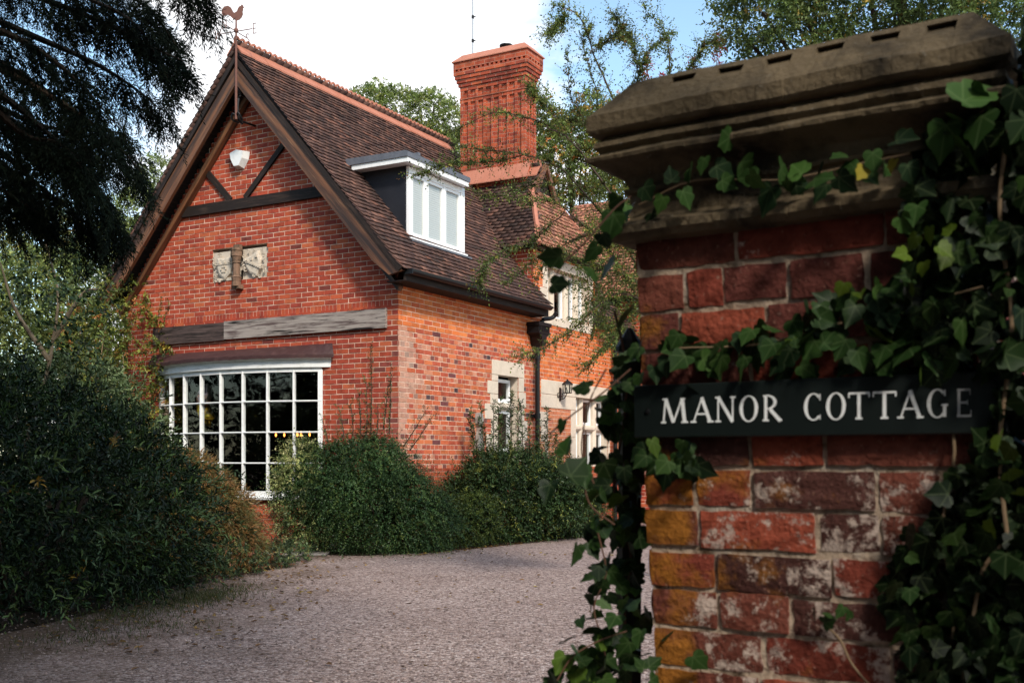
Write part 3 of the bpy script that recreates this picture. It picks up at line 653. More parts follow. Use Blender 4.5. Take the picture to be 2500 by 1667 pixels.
mb.add(v, [(i*5+j, i*5+j+1, (i+1)*5+j+1, (i+1)*5+j) for i in range(n) for j in range(4)] + [(0,1,2,3,4), tuple(n*5+q for q in (4,3,2,1,0))]); mb.build('lead_roof', M_leadred, bowo)
mb = MB(); bow_band(mb, [(-.1, .0), (.02, .0), (.02, BZ0-.085), (-.1, BZ0-.085)])
o = mb.build('brick_base', M_bricktex, bowo); me = o.data; ul = me.uv_layers.new(name='UVMap')
for l_ in me.loops:
    c = me.vertices[l_.vertex_index].co; ul.data[l_.index].uv = (math.atan2(c.y-yB, -c.x + 5)*RB*1.6, c.z)
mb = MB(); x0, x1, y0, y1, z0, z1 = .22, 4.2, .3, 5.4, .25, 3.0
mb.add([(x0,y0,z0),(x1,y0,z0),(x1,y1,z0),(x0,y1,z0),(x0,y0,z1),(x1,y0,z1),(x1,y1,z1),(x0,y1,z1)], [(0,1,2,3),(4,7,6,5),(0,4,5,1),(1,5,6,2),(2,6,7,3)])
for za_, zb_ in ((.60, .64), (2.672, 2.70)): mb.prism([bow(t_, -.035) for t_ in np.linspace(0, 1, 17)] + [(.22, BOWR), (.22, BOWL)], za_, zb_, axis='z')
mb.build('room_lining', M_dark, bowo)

# ---- dormer
DX0, DX1, DY = .575, 2.165, .235
db = MB(); db.box((DX0, DY+.02, 4.62), (DX0+.03, 1.5, 5.70)); db.box((DX1-.03, DY+.02, 4.62), (DX1, 1.5, 5.70)); db.box((DX0+.03, 1.0, 4.7), (DX1-.03, 1.02, 5.7))
dorm_o = db.build('dormer', M_cheek, house)
rb = MB(); rb.prism([(.07, 5.765), (.07, 5.84), (.10, 5.855), (1.22, 5.87), (1.22, 5.765)], DX0-.235, DX1-.045, axis='x')
for x in (.62, 1.55): rb.box((x, .065, 5.838), (x+.05, 1.2, 5.885))
rb.build('flat_roof', M_lead, dorm_o)
fb = MB(); fb.box((DX0-.215, .085, 5.69), (DX1-.065, .12, 5.764)); fb.box((DX0-.215, .12, 5.69), (DX0-.185, 1.12, 5.764)); fb.box((DX0-.185, .12, 5.70), (DX1-.065, 1.15, 5.712)); fb.build('fascia', M_white, dorm_o)
lights = [(.66, 1.055), (1.085, 1.56), (1.59, 2.06)]
wf = MB(); gl = MB(); bl = MB()
wf.box((DX0, DY-.03, 4.64), (DX0+.075, DY+.04, 5.69)); wf.box((2.06, DY-.03, 4.60), (2.165, DY+.04, 5.69)); wf.box((DX0+.075, DY-.025, 5.60), (2.06, DY+.04, 5.69)); wf.box((DX0+.075, DY-.025, 4.61), (2.06, DY+.04, 4.665))
wf.box((1.055, DY-.02, 4.665), (1.085, DY+.04, 5.60)); wf.box((1.56, DY-.02, 4.665), (1.59, DY+.04, 5.60))
wf.box((DX0-.02, DY-.075, 4.585), (2.19, DY+.02, 4.615))
for a, b_ in lights:
    f_ = .045; y0 = DY-.012
    wf.box((a, y0, 4.665), (a+f_, DY+.035, 5.60)); wf.box((b_-f_, y0, 4.665), (b_, DY+.035, 5.60)); wf.box((a+f_, y0+.001, 4.665), (b_-f_, DY+.035, 4.665+f_)); wf.box((a+f_, y0+.001, 5.60-f_), (b_-f_, DY+.035, 5.60))
    gl.add([(a+f_, DY+.012, 4.70), (b_-f_, DY+.012, 4.70), (b_-f_, DY+.012, 5.56), (a+f_, DY+.012, 5.56)], [(0,1,2,3)])
    for k in range(26):
        z = 4.70 + k*.034; bl.add([(a+.02, DY+.022, z), (b_-.02, DY+.022, z), (b_-.02, DY+.0255, z+.034), (a+.02, DY+.0255, z+.034)], [(0,1,2,3)])
wfo = wf.build('window_frame', M_upvc, dorm_o); gl.build('pane', M_glass, wfo) if False else gl.build('pane', M_glass, dorm_o); bl.build('blind', M_blind, dorm_o)
ap = MB(); ap.box((DX0-.05, DY-.12, 4.545), (2.25, DY-.02, 4.575)); ap.build('lead_apron', M_lead, dorm_o)

# ---- chimney
CX0, CX1, CY0, CY1 = 5.21, 5.66, .74, 2.19
cb = MB(); ins = .034
cb.box((CX0+ins, CY0+ins, 6.2), (CX1-ins, CY1-ins, 8.60))
def ribs_y(n, w): return [CY0 + (CY1-CY0-w)*i/n for i in range(n+1)]
for i, y in enumerate(ribs_y(8, .055)):
    wd = .055 if 0 < i < 8 else .085; yy = y if i < 8 else CY1-wd
    for x in (CX0, CX1-ins-.001): cb.box((x, yy, 6.2), (x+ins+.001, yy+wd, 8.53))
for i, x in enumerate([CX0+.085, CX0+.15, CX0+.255, CX0+.33]):
    for y in (CY0, CY1-ins-.001): cb.box((x, y, 6.2), (x+.04, y+ins+.001, 8.53)) if i in (1, 2) else None
for y in (CY0+.001, CY1-ins-.002):
    cb.box((CX0+.002+ins, y, 6.2), (CX0+.085, y+ins, 8.53)); cb.box((CX1-.085, y, 6.2), (CX1-ins-.002, y+ins, 8.53))
for (z0, z1, e) in ((8.27, 8.33, -.004), (8.33, 8.36, .012), (8.50, 8.575, .004), (8.577, 8.645, .03), (8.647, 8.715, .055), (8.717, 8.785, .08), (8.787, 8.865, .098), (8.905, 9.04, .10)):
    cb.box((CX0-e, CY0-e, z0), (CX1+e, CY1+e, z1))
cb.box((CX0-.06, CY0-.06, 8.86), (CX1+.06, CY1+.06, 8.91))
nd = 17
for i in range(nd):
    y = CY0-.10 + (CY1-CY0+.2-.045)*i/(nd-1)
    if i % 1 == 0: cb.box((CX0-.098, y, 8.863), (CX0-.058, y+.045, 8.907))
for i in range(6):
    x = CX0-.05 + i*.11; cb.box((x, CY0-.098, 8.863), (x+.05, CY0-.058, 8.907))
cb.box((CX0-.02, CY0-.02, 6.2), (CX1+.02, CY1+.02, 7.0))
ch = cb.build('chimney', M_bricktex, house, uv='box')
tb = MB(); e = .125
tb.add([(CX0-e,CY0-e,9.042),(CX1+e,CY0-e,9.042),(CX1+e,CY1+e,9.042),(CX0-e,CY1+e,9.042),(CX0-e,CY0-e,9.06),(CX1+e,CY0-e,9.06),(CX1+e,CY1+e,9.06),(CX0-e,CY1+e,9.06),(CX0+.03,CY0+.03,9.215),(CX1-.03,CY0+.03,9.215),(CX1-.03,CY1-.03,9.215),(CX0+.03,CY1-.03,9.215)],
       [(0,3,2,1),(0,1,5,4),(1,2,6,5),(2,3,7,6),(3,0,4,7),(4,5,9,8),(5,6,10,9),(6,7,11,10),(7,4,8,11),(8,9,10,11)])
tb.build('coping', M_terra, ch)
pb = MB(); pb.lathe([(.085, 0), (.085, .09), (.13, .10), (.13, .125), (.02, .15)], (5.43, 1.28, 9.19), 16); pb.build('chimney_pot', M_iron, ch)
fb = MB()
for i in range(6):
    y0 = CY0-.12+i*.29
    fb.add([(CX0-.16, y0, 6.62), (CX0-.16, y0+.284, 6.62), (CX0-.01, y0+.284, 6.93), (CX0-.01, y0, 6.93), (CX0-.16, y0, 6.60), (CX0-.16, y0+.284, 6.60), (CX0-.0, y0+.284, 6.90), (CX0-.0, y0, 6.90)], [(0,1,2,3),(0,4,5,1),(1,5,6,2),(3,7,4,0),(2,6,7,3)])
fb.build('flashing_tile', M_terra, ch)

# ---- carved stone panels
def panel(y0, y1, z0, z1, seed, tilt):
    g = rnd(seed); mb = MB(); mb.box((.03, y0, z0), (.08, y1, z1))
    yc, zc = (y0+y1)/2, (z0+z1)/2 - .01; w, h = (y1-y0), (z1-z0)
    # shield, heater-shaped, raised and slightly domed
    sh = [(-.30, .34), (0, .30), (.30, .34), (.30, .02), (.22, -.22), (0, -.42), (-.22, -.22), (-.30, .02)]
    ct, st = math.cos(tilt), math.sin(tilt)
    def T(a, b): a, b = a*w, b*h*.95; return (yc + a*ct - b*st, zc + a*st + b*ct)
    v = [( -.022, *T(a, b)) for a, b in sh] + [(-.022-.012, *T(a*.8, b*.8)) for a, b in sh] + [(.03, *T(a*1.05, b*1.05)) for a, b in sh]
    f = [(i, (i+1) % 8, 8+(i+1) % 8, 8+i) for i in range(8)] + [tuple(range(8, 16))] + [(16+i, 16+(i+1) % 8, (i+1) % 8, i) for i in range(8)]
    mb.add(v, f)
    for q in range(3):                                                  # charges and bars on the shield
        a0 = -.22 + .2*q; 
        y_, z_ = T(a0, .17); mb.box((-.05, y_-.02, z_-.02), (-.03, y_+.02, z_+.02))
    if tilt: 
        for t_ in np.linspace(-.25, .25, 9): y_, z_ = T(t_, t_*1.0); mb.box((-.05, y_-.018, z_-.018), (-.03, y_+.018, z_+.018))
    else:
        for k in range(6):
            y_, z_ = T(.09*math.cos(k*1.047), -.06+.09*math.sin(k*1.047)); mb.box((-.05, y_-.014, z_-.014), (-.03, y_+.014, z_+.014))
        y_, z_ = T(0, .1); mb.box((-.044, yc-.28*w, z_-.006), (-.03, yc+.28*w, z_+.006))
    for k in range(46):                                                 # foliage scrolls round the shield
        a = g.uniform(-.47, .47); b = g.uniform(-.46, .46)
        if abs(a) < .31 and -.30 < b < .34: continue
        y_, z_ = yc + a*w, zc + b*h; rr = g.uniform(.018, .034); p = []
        a0 = g.uniform(0, 6.28)
        for s in range(7): th = a0 + s*.75; r_ = rr*(1 - s/9); p.append((-.012 - .004*s/2, min(max(y_ + r_*math.cos(th), y0+.012), y1-.012), min(max(z_ + r_*math.sin(th), z0+.012), z1-.012)))
        mb.tube(p, .0095, 5)
    if not tilt: mb.box((-.01, y0+.08, z0+.03), (.03, y1-.10, z0+.075))
    return mb.build('stone_panel', M_carve, house, smooth=False)
panel(3.10, 3.64, 4.10, 4.605, 3, 0); panel(2.50, 3.02, 4.10, 4.605, 4, -.35)
mb = MB(); o_ = (-.075, 3.06, 0)
mb.lathe([(.07, 4.01), (.075, 4.07), (.065, 4.075), (.082, 4.14), (.09, 4.15), (.06, 4.17), (.056, 4.19), (.056, 4.375), (.07, 4.38), (.062, 4.40), (.085, 4.47), (.095, 4.48), (.09, 4.56), (.10, 4.57), (.10, 4.60), (.05, 4.62)], o_, 10)
mb.box((-.10, 2.98, 3.97), (.0, 3.14, 4.03)); mb.box((-.08, 3.0, 4.60), (-.004, 3.12, 4.67)); mb.build('stone_colonnette', mat('stained_stone', (.20,.12,.08), .9, spec=.2, noise=[(7, (.06,.045,.03), .45, .6)], bump=(50, .4, .005)), house, smooth=False)

# ================================================================ things fixed to the house
# weather vane
vane = empty('weather_vane', H(-.43, 2.73, 6.45), TH); tag(vane, 'rusty cockerel weather vane on the gable peak', 'weather vane')
mb = MB(); mb.tube([(0,0,.05), (0,0,1.05), (0,0,1.60)], [.020, .019, .012], 8); mb.lathe([(.02,0),(.035,.02),(.035,.05),(.02,.07)], (0,0,1.38), 10); mb.build('rod', M_rust, vane)
mb = MB()
mb.tube(curve([(.02,0,.52),(.10,0,.46),(.05,0,.38),(.03,0,.2),(.06,0,.06),(.14,0,.02)]), .02, 6); mb.tube([(.0,0,.45),(.30,0,.46)], .016, 6); mb.tube([(.06,0,.05),(.42,0,.06)], .018, 6)
mb.tube(curve([(.02,.0,.10),(-.02,.06,.14),(.02,.09,.06),(.1,.04,.03)]), .016, 6); mb.tube(curve([(.02,.0,.10),(-.02,-.06,.14),(.02,-.09,.06),(.1,-.04,.03)]), .016, 6); mb.build('bracket', M_iron, vane)
mb = MB()
cock = [(.32,.02),(.36,.09),(.36,.17),(.30,.24),(.20,.25),(.13,.20),(.08,.11),(.05,.07),(-.02,.10),(-.05,.17),(-.09,.21),(-.12,.21),(-.13,.25),(-.145,.215),(-.165,.24),(-.175,.20),(-.20,.17),(-.17,.15),(-.175,.11),(-.16,.08),(-.17,.02),(-.14,-.05),(-.08,-.10),(-.01,-.11),(.07,-.07),(.14,.0),(.20,.04),(.25,.04)]
mb.prism(cock, -.006, .006, axis='y'); o = mb.build('cockerel', M_rust, vane); o.location = (0, 0, 1.64); o.rotation_euler = (0, 0, R(105)); o.scale = (.68, .68, .68)
mb = MB(); V2 = lambda p, q, r_=.006: mb.tube([p, q], r_, 5)
zc = 1.40; AZ = R(8)
ex = np.array([math.sin(AZ), -math.cos(AZ), 0]); ny = np.array([-math.cos(AZ), -math.sin(AZ), 0]); up = np.array([0,0,1.0]); c0 = np.array([0,0,zc])
mb.tube([c0 - ex*.29, c0 + ex*.29], .007, 6); mb.tube([c0 - ny*.27, c0 + ny*.27], .007, 6)
GL = {'E': [((0,-1),(0,1)),((0,1),(.8,1)),((0,0),(.65,0)),((0,-1),(.8,-1))], 'W': [((-.7,1),(-.35,-1)),((-.35,-1),(0,.6)),((0,.6),(.35,-1)),((.35,-1),(.7,1))], 'N': [((-.45,-1),(-.45,1)),((-.45,1),(.45,-1)),((.45,-1),(.45,1))], 'S': [((.4,.8),(-.1,1)),((-.1,1),(-.4,.6)),((-.4,.6),(.4,-.5)),((.4,-.5),(.1,-1)),((.1,-1),(-.4,-.8))]}
for ch_, ctr, ax_ in (('E', c0 + ex*.31, ex), ('W', c0 - ex*.34, ex), ('N', c0 + ny*.30, ex), ('S', c0 - ny*.30, ex)):
    for p, q in GL[ch_]: mb.tube([ctr + ax_*p[0]*.075 + up*p[1]*.075, ctr + ax_*q[0]*.075 + up*q[1]*.075], .007, 5)
mb.build('compass_arms', M_rust, vane)
# alarm box
mb = MB(); hx_ = [(-.19,.10),(.0,.15),(.19,.10),(.16,-.02),(.07,-.15),(-.07,-.15),(-.16,-.02)]
v = [(0, a, b) for a, b in hx_] + [(-.11, a*.72, b*.85+.01) for a, b in hx_]
mb.add(v, [tuple(range(7, 14))] + [(i, (i+1) % 7, 7+(i+1) % 7, 7+i) for i in range(7)]); 
o = mb.build('alarm_box', M_white); o.location = H(-.006, 3.03, 6.02); o.rotation_euler = (0, 0, TH); tag(o, 'white burglar alarm box high on the gable brickwork', 'alarm box')
# aerial mast
mb = MB(); mb.tube([(0,0,0),(0,0,2.2)], .016, 8)
o = empty('aerial_mast', H(5.40, 2.02, 9.15), TH); tag(o, 'thin grey aerial mast standing on the chimney top', 'aerial')
mb.build('mast', mat('galvanised_steel', (.42,.42,.43), .4, .7), o)
for z in (.38, .85, 1.3): mb = MB(); mb.tube([(0,0,z-.03),(0,0,z+.03)], .026, 8); mb.box((.0,-.06,z-.01),(.012,.02,z+.01)); mb.build('clamp', M_iron, o)
# wall lantern
lan = empty('wall_lantern', H(5.17, -.02, 2.38), TH); lan.scale = (.78, .78, .78); tag(lan, 'black iron lantern on the pale stone beside the doorway', 'lantern')
mb = MB(); mb.box((-.035,-.015,-.02),(.035,.0,.30)); mb.tube(curve([(0,-.01,.02),(0,-.12,.05),(0,-.19,.18),(0,-.17,.30)]), .012, 6)
for s in (-1, 1): mb.tube(curve([(s*.02,-.01,.14),(s*.11,-.01,.06),(s*.13,-.01,.16),(s*.08,-.01,.17)]), .009, 5)
mb.build('bracket', M_iron, lan)
mb = MB()
for a in range(6):
    t = a*math.pi/3; x, y = .095*math.cos(t), .095*math.sin(t)-.2; mb.tube([(x, y, .17), (x*1.15, -.2+(y+.2)*1.15, .36)], .009, 5)
mb.lathe([(.105,.16),(.11,.175),(.10,.18)], (0,-.2,0), 6); mb.lathe([(.135,.36),(.13,.385),(.06,.45),(.02,.47),(.02,.50)], (0,-.2,0), 6); mb.build('cage', M_iron, lan)
mb = MB(); mb.lathe([(.08,.18),(.095,.355)], (0,-.2,0), 6); mb.build('lamp_glass', M_glass, lan)
# pale wall plaque
mb = MB()
pro = [(0,.62),(.06,.60),(.085,.52),(.07,.43),(.03,.37),(.025,.31),(.06,.24),(.10,.12),(.10,.0),(-.10,.0),(-.10,.12),(-.06,.24),(-.025,.31),(-.03,.37),(-.07,.43),(-.085,.52),(-.06,.60)]
mb.prism(pro, -.07, .0, axis='y'); o = mb.build('wall_plaque', mat('grey_lead_cast', (.33,.30,.27), .7, .1, noise=(9, (.2,.18,.16), .4, .7))); o.location = H(2.22, -.004, 1.42); o.rotation_euler = (0, 0, TH); tag(o, 'pale grey waisted wall ornament left of the narrow stone window', 'wall ornament')
# balloons behind the bow window
def balloon(name, m, pos, rot, r, label):
    mb = MB(); out = []
    for k in range(20):
        a = math.pi/2 + k*math.pi/10; ph = (k % 4)/4
        rr = r*(1 - .5*(1 - abs(1 - 2*((k/4) % 1)))); out.append((rr*math.cos(a), rr*math.sin(a)))
    v = [(0, a, b) for a, b in out]; rings = [(.88, .045), (.7, .085), (.45, .12), (.2, .14)]
    f = []
    for s in (1, -1):
        base = len(v) if s == -1 else 20; prev = list(range(20))
        for q, h_ in rings:
            st_ = len(v); v += [(s*h_*r/.28, a*q, b*q) for a, b in out]; cur = list(range(st_, st_+20))
            f += [(prev[i], prev[(i+1) % 20], cur[(i+1) % 20], cur[i]) for i in range(20)]; prev = cur
        v.append((s*.145*r/.28, 0, 0)); f += [(prev[i], prev[(i+1) % 20], len(v)-1) for i in range(20)]
    mb.add(v, f); o = mb.build(name, m, smooth=True); o.location = pos; o.rotation_euler = (rot[0], rot[1], TH + rot[2]); tag(o, label, 'balloon', 'foil balloons in the bow window'); return o
balloon('star_balloon', M_foilp, H(.10, 3.93, 2.30), (R(12), R(10), R(-30)), .23, 'pink foil star balloon floating behind the bow window')
balloon('star_balloon', M_foilg, H(.22, 4.02, 2.02), (R(40), R(-25), R(-15)), .23, 'gold foil balloon hanging under the pink star')
# chandelier
chan = empty('chandelier', H(1.0, 2.83, 1.565), TH); tag(chan, 'candle chandelier with small glowing bulbs seen through the bow window', 'chandelier')
mb = MB(); bb = MB(); mb.tube([(0,0,0),(0,0,1.3)], .012, 6); mb.lathe([(.02,-.12),(.05,-.06),(.03,0),(.02,.05)], (0,0,0), 8)
for k, yy in enumerate((-.33,-.20,-.07,.08,.21,.34)):
    mb.tube(curve([(0,0,0),(.0,yy*.5,-.08),(.03*(-1)**k,yy,.03)]), .008, 5); mb.tube([(.03*(-1)**k,yy,.03),(.03*(-1)**k,yy,.09)], .013, 6)
    if k != 3: bb = MB(); bb.lathe([(.008,.09),(.017,.112),(.015,.132),(.003,.18)], (.03*(-1)**k,yy,0), 8); bb.build('bulb', M_bulb, chan)
mb.build('frame', M_iron, chan)

# ================================================================ GATE PILLAR (local x along its face to the right, y into its depth)
PA = np.array([.264, 2.1]); PD = np.array([.8389, -.5443]); PN = np.array([.5443, .8389]); PTH = math.atan2(PD[1], PD[0])
def P2(s, z, off=0.): return np.array([*(PA + PD*s + PN*off), z])
def PP(px, py, off=0.):                                   # point on the pillar's face plane (moved off metres into it) under a photo pixel
    r = np.array([(px-CX)/F_PX, 1., (HY-py)/F_PX]); t = (PA @ PN + off)/(r[:2] @ PN); return np.array([0,0,CAM_H]) + r*t
pil = empty('gate_pillar', (*PA, 0), PTH); tag(pil, 'old red brick gate pillar with a moulded stone cap, close on the right', 'gate pillar')
PW0, PW1, PZT = -.035, .585, 1.687
def lean(z): return -.050*(z - 1.687)
g = rnd(31); mb = MB(); mo = MB()
for k in range(23):
    zb = PZT - k*.0752; za = zb - .0752
    if za < -.05: break
    mo.box((PW0+.005+lean((za+zb)/2), .0066, za), (PW1-.005+lean((za+zb)/2), .56, zb+.0005))
    pat = [(.21,.265,.20), (.105,.075,.125,.14,.14), (.09,.17,.24,.15)][k] if k < 3 else list(g.choice([.108,.14,.215,.225], 8, p=[.34,.2,.24,.22]))
    for face in range(3):
        a = PW0 if face == 0 else 0.; end = PW1 if face == 0 else .57
        i = 0 if face == 0 else 1
        while a < end - .03:
            wd = min(pat[i % len(pat)], end - a); i += 1
            if end - a - wd < .05: wd = end - a
            s = a + wd/2
            c = np.array([1.38,1.75,1.6])*np.array([(.150,.026,.018),(.085,.020,.017),(.20,.036,.022),(.055,.017,.015),(.11,.026,.019)][g.choice(5, p=[.22,.25,.13,.22,.18])])*g.uniform(.8,1.2)
            m_ = .0050; j = g.normal(0, .0016, 6); d_ = g.uniform(-.004, .003)
            x0, x1, z0, z1 = a + m_ + j[0], a + wd - m_ + j[1], za + m_ + j[2], zb - m_ + j[3]
            # front face as a jittered grid so the arris reads worn
            nx = max(3, int((x1-x0)/.022)); nzz = 4; v = []; f = []
            for q in range(nzz+1):
                for p in range(nx+1):
                    ex_ = (p in (0, nx)); ez = (q in (0, nzz)); x = x0 + (x1-x0)*p/nx; z = z0 + (z1-z0)*q/nzz
                    x += g.normal(0, .0016) if not ex_ else g.normal(0, .0012); z += g.normal(0, .0012)
                    dep = d_ + g.normal(0, .0009) + (.0022 if ex_ or ez else 0) + (.0016 if ex_ and ez else 0)
                    v.append((x, dep, z))
            f += [(q*(nx+1)+p, q*(nx+1)+p+1, (q+1)*(nx+1)+p+1, (q+1)*(nx+1)+p) for q in range(nzz) for p in range(nx)]
            ring = list(range(nx+1)) + [q*(nx+1)+nx for q in range(1, nzz+1)] + [nzz*(nx+1)+p for p in range(nx-1, -1, -1)] + [q*(nx+1) for q in range(nzz-1, 0, -1)]
            b0 = len(v); v += [(v[r_][0], .03, v[r_][2]) for r_ in ring]; L_ = len(ring)
            f += [(ring[t], b0+t, b0+(t+1) % L_, ring[(t+1) % L_]) for t in range(L_)]
            v = np.array(v)
            if face == 0: pass
            elif face == 1: v = np.stack([PW0 + v[:, 1], v[:, 0]+.004, v[:, 2]], 1)
            else: v = np.stack([PW1 - v[:, 1], v[:, 0]+.004, v[:, 2]], 1)
            v[:, 0] += lean(v[:, 2]); mb.add(v, f, c); a += wd
def lichen_brick():
    m = mat('old_brick', rough=.9, spec=.15, attr=True, noise=[(30, (.5,.45,.42), .45, .7, 'MULTIPLY'), (90, (.30,.16,.12), .62, .72)], bump=(110, 1.0, .005))
    n, l = m.node_tree.nodes, m.node_tree.links; b = n['Principled BSDF']; src = b.inputs['Base Color'].links[0].from_socket
    tcn = n.new('ShaderNodeTexCoord'); t = n.new('ShaderNodeTexNoise'); t.inputs['Scale'].default_value = 13; t.inputs['Detail'].default_value = 12; t.inputs['Roughness'].default_value = .78; l.new(tcn.outputs['Object'], t.inputs[0])
    sx = n.new('ShaderNodeSeparateXYZ'); l.new(tcn.outputs['Object'], sx.inputs[0])
    zr = n.new('ShaderNodeMapRange'); zr.inputs[1].default_value = 1.30; zr.inputs[2].default_value = 1.18; zr.inputs[3].default_value = -.055; zr.inputs[4].default_value = .035; l.new(sx.outputs[2], zr.inputs[0])
    xr = n.new('ShaderNodeMapRange'); xr.inputs[1].default_value = .02; xr.inputs[2].default_value = .20; xr.inputs[3].default_value = -.09; xr.inputs[4].default_value = .0; l.new(sx.outputs[0], xr.inputs[0])
    a1 = n.new('ShaderNodeMath'); a1.operation = 'ADD'; a2 = n.new('ShaderNodeMath'); a2.operation = 'ADD'; l.new(t.outputs[0], a1.inputs[0]); l.new(zr.outputs[0], a1.inputs[1]); l.new(a1.outputs[0], a2.inputs[0]); l.new(xr.outputs[0], a2.inputs[1])
    # orange lichen crust, thickest low on the left arris
    t2 = n.new('ShaderNodeTexNoise'); t2.inputs['Scale'].default_value = 8; t2.inputs['Detail'].default_value = 9; t2.inputs['Roughness'].default_value = .62
    mpo = n.new('ShaderNodeMapping'); mpo.inputs['Location'].default_value = (3.1, 1.7, .4); l.new(tcn.outputs['Object'], mpo.inputs[0]); l.new(mpo.outputs[0], t2.inputs[0])
    xo = n.new('ShaderNodeMapRange'); xo.inputs[1].default_value = -.02; xo.inputs[2].default_value = .30; xo.inputs[3].default_value = .16; xo.inputs[4].default_value = -.20; l.new(sx.outputs[0], xo.inputs[0])
    zo = n.new('ShaderNodeMapRange'); zo.inputs[1].default_value = 1.30; zo.inputs[2].default_value = 1.24; zo.inputs[3].default_value = -.19; zo.inputs[4].default_value = .0; l.new(sx.outputs[2], zo.inputs[0])
    o1 = n.new('ShaderNodeMath'); o1.operation = 'ADD'; o2 = n.new('ShaderNodeMath'); o2.operation = 'ADD'; l.new(t2.outputs[0], o1.inputs[0]); l.new(xo.outputs[0], o1.inputs[1]); l.new(o1.outputs[0], o2.inputs[0]); l.new(zo.outputs[0], o2.inputs[1])
    ro = n.new('ShaderNodeMapRange'); ro.inputs[1].default_value = .47; ro.inputs[2].default_value = .60; ro.inputs[4].default_value = .88; l.new(o2.outputs[0], ro.inputs[0])
    mo_ = n.new('ShaderNodeMixRGB'); mo_.inputs[2].default_value = (.30,.115,.016,1); l.new(ro.outputs[0], mo_.inputs[0]); l.new(src, mo_.inputs[1]); src = mo_.outputs[0]
    rp = n.new('ShaderNodeMapRange'); rp.inputs[1].default_value = .545; rp.inputs[2].default_value = .60; rp.inputs[4].default_value = .9; l.new(a2.outputs[0], rp.inputs[0])
    mx = n.new('ShaderNodeMixRGB'); mx.inputs[2].default_value = (.48,.38,.32,1); l.new(rp.outputs[0], mx.inputs[0]); l.new(src, mx.inputs[1]); l.new(mx.outputs[0], b.inputs['Base Color'])
    return m
M_old = lichen_brick()
shaft = mb.build('brick_shaft', M_old, pil)
mo.build('mortar_core', mat('old_mortar', (.42,.32,.235), .95, spec=.1, noise=[(20, (.08,.05,.03), .50, .68), (11, (.38,.32,.26), .52, .66)], bump=(60, 1.0, .008)), pil)
# stone cap: rings of a moulded profile, edges worn
prof = [(1.672,.0),(1.674,.030),(1.686,.042),(1.700,.042),(1.709,.030),(1.713,.010),(1.722,.004),(1.764,.004),(1.767,.012),(1.774,.014),(1.778,.006),(1.798,.014),(1.812,.034),(1.820,.058),(1.824,.066),(1.831,.068),(1.836,.064),(1.839,.050),(1.844,.047),(1.853,.057),(1.862,.056),(1.868,.044),(1.874,.040),(1.878,.060),(1.884,.066),(1.912,.066),(1.917,.060),(1.985,.000),(1.989,-.012)]
g = rnd(33); v = []; D_ = .56
nt_ = np.linspace(.055, .515, 6); xs_ = set(np.round(np.linspace(0, 1, 22), 4))
XS = sorted(list(np.linspace(PW0, PW1, 20)[1:-1]) + [q for a in nt_ for q in (a-.0012, a, a+.047, a+.0482)])
XS = [x for i_, x in enumerate(XS) if i_ == 0 or x - XS[i_-1] > .0009]
NS = len(XS) + 1
def notch(x): return any(a-.0003 <= x <= a+.0473 for a in nt_)
P2_ = []
for z, ov in prof:
    if z == 1.985: P2_ += [(1.9480, .0326, 0), (1.9736, .0101, 1), (1.9740, .0097, 0)]
    P2_.append((z, ov, 0))
jx = {}
for z, ov, nn in P2_:
    x0, x1, y0, y1 = PW0-ov, PW1+ov, -ov, D_+ov; p = [(x0, y0)]
    for x in XS: p.append((x, y0 + (.019 if nn and notch(x) else 0)))
    p += [(x1, y0+(y1-y0)*i/8) for i in range(8)] + [(x1-(x1-x0)*i/NS, y1) for i in range(NS)] + [(x0, y1-(y1-y0)*i/8) for i in range(8)]
    for k_, (x, y) in enumerate(p):
        e_ = 0 if (nn or 1.93 < z < 1.98) else 1
        v.append((x + e_*g.normal(0,.0006), y + e_*g.normal(0,.0007) + .002*math.sin(x*23+z*40), z + e_*g.normal(0,.0007) + .0012*math.sin(x*19)))
NR = 2*NS+16
f = [(i*NR+j, i*NR+(j+1) % NR, (i+1)*NR+(j+1) % NR, (i+1)*NR+j) for i in range(len(P2_)-1) for j in range(NR)] + [tuple(range(NR))[::-1], tuple(range((len(P2_)-1)*NR, len(P2_)*NR))]
mb = MB(); mb.add(v, f); mb.build('stone_cap', M_cap, pil)

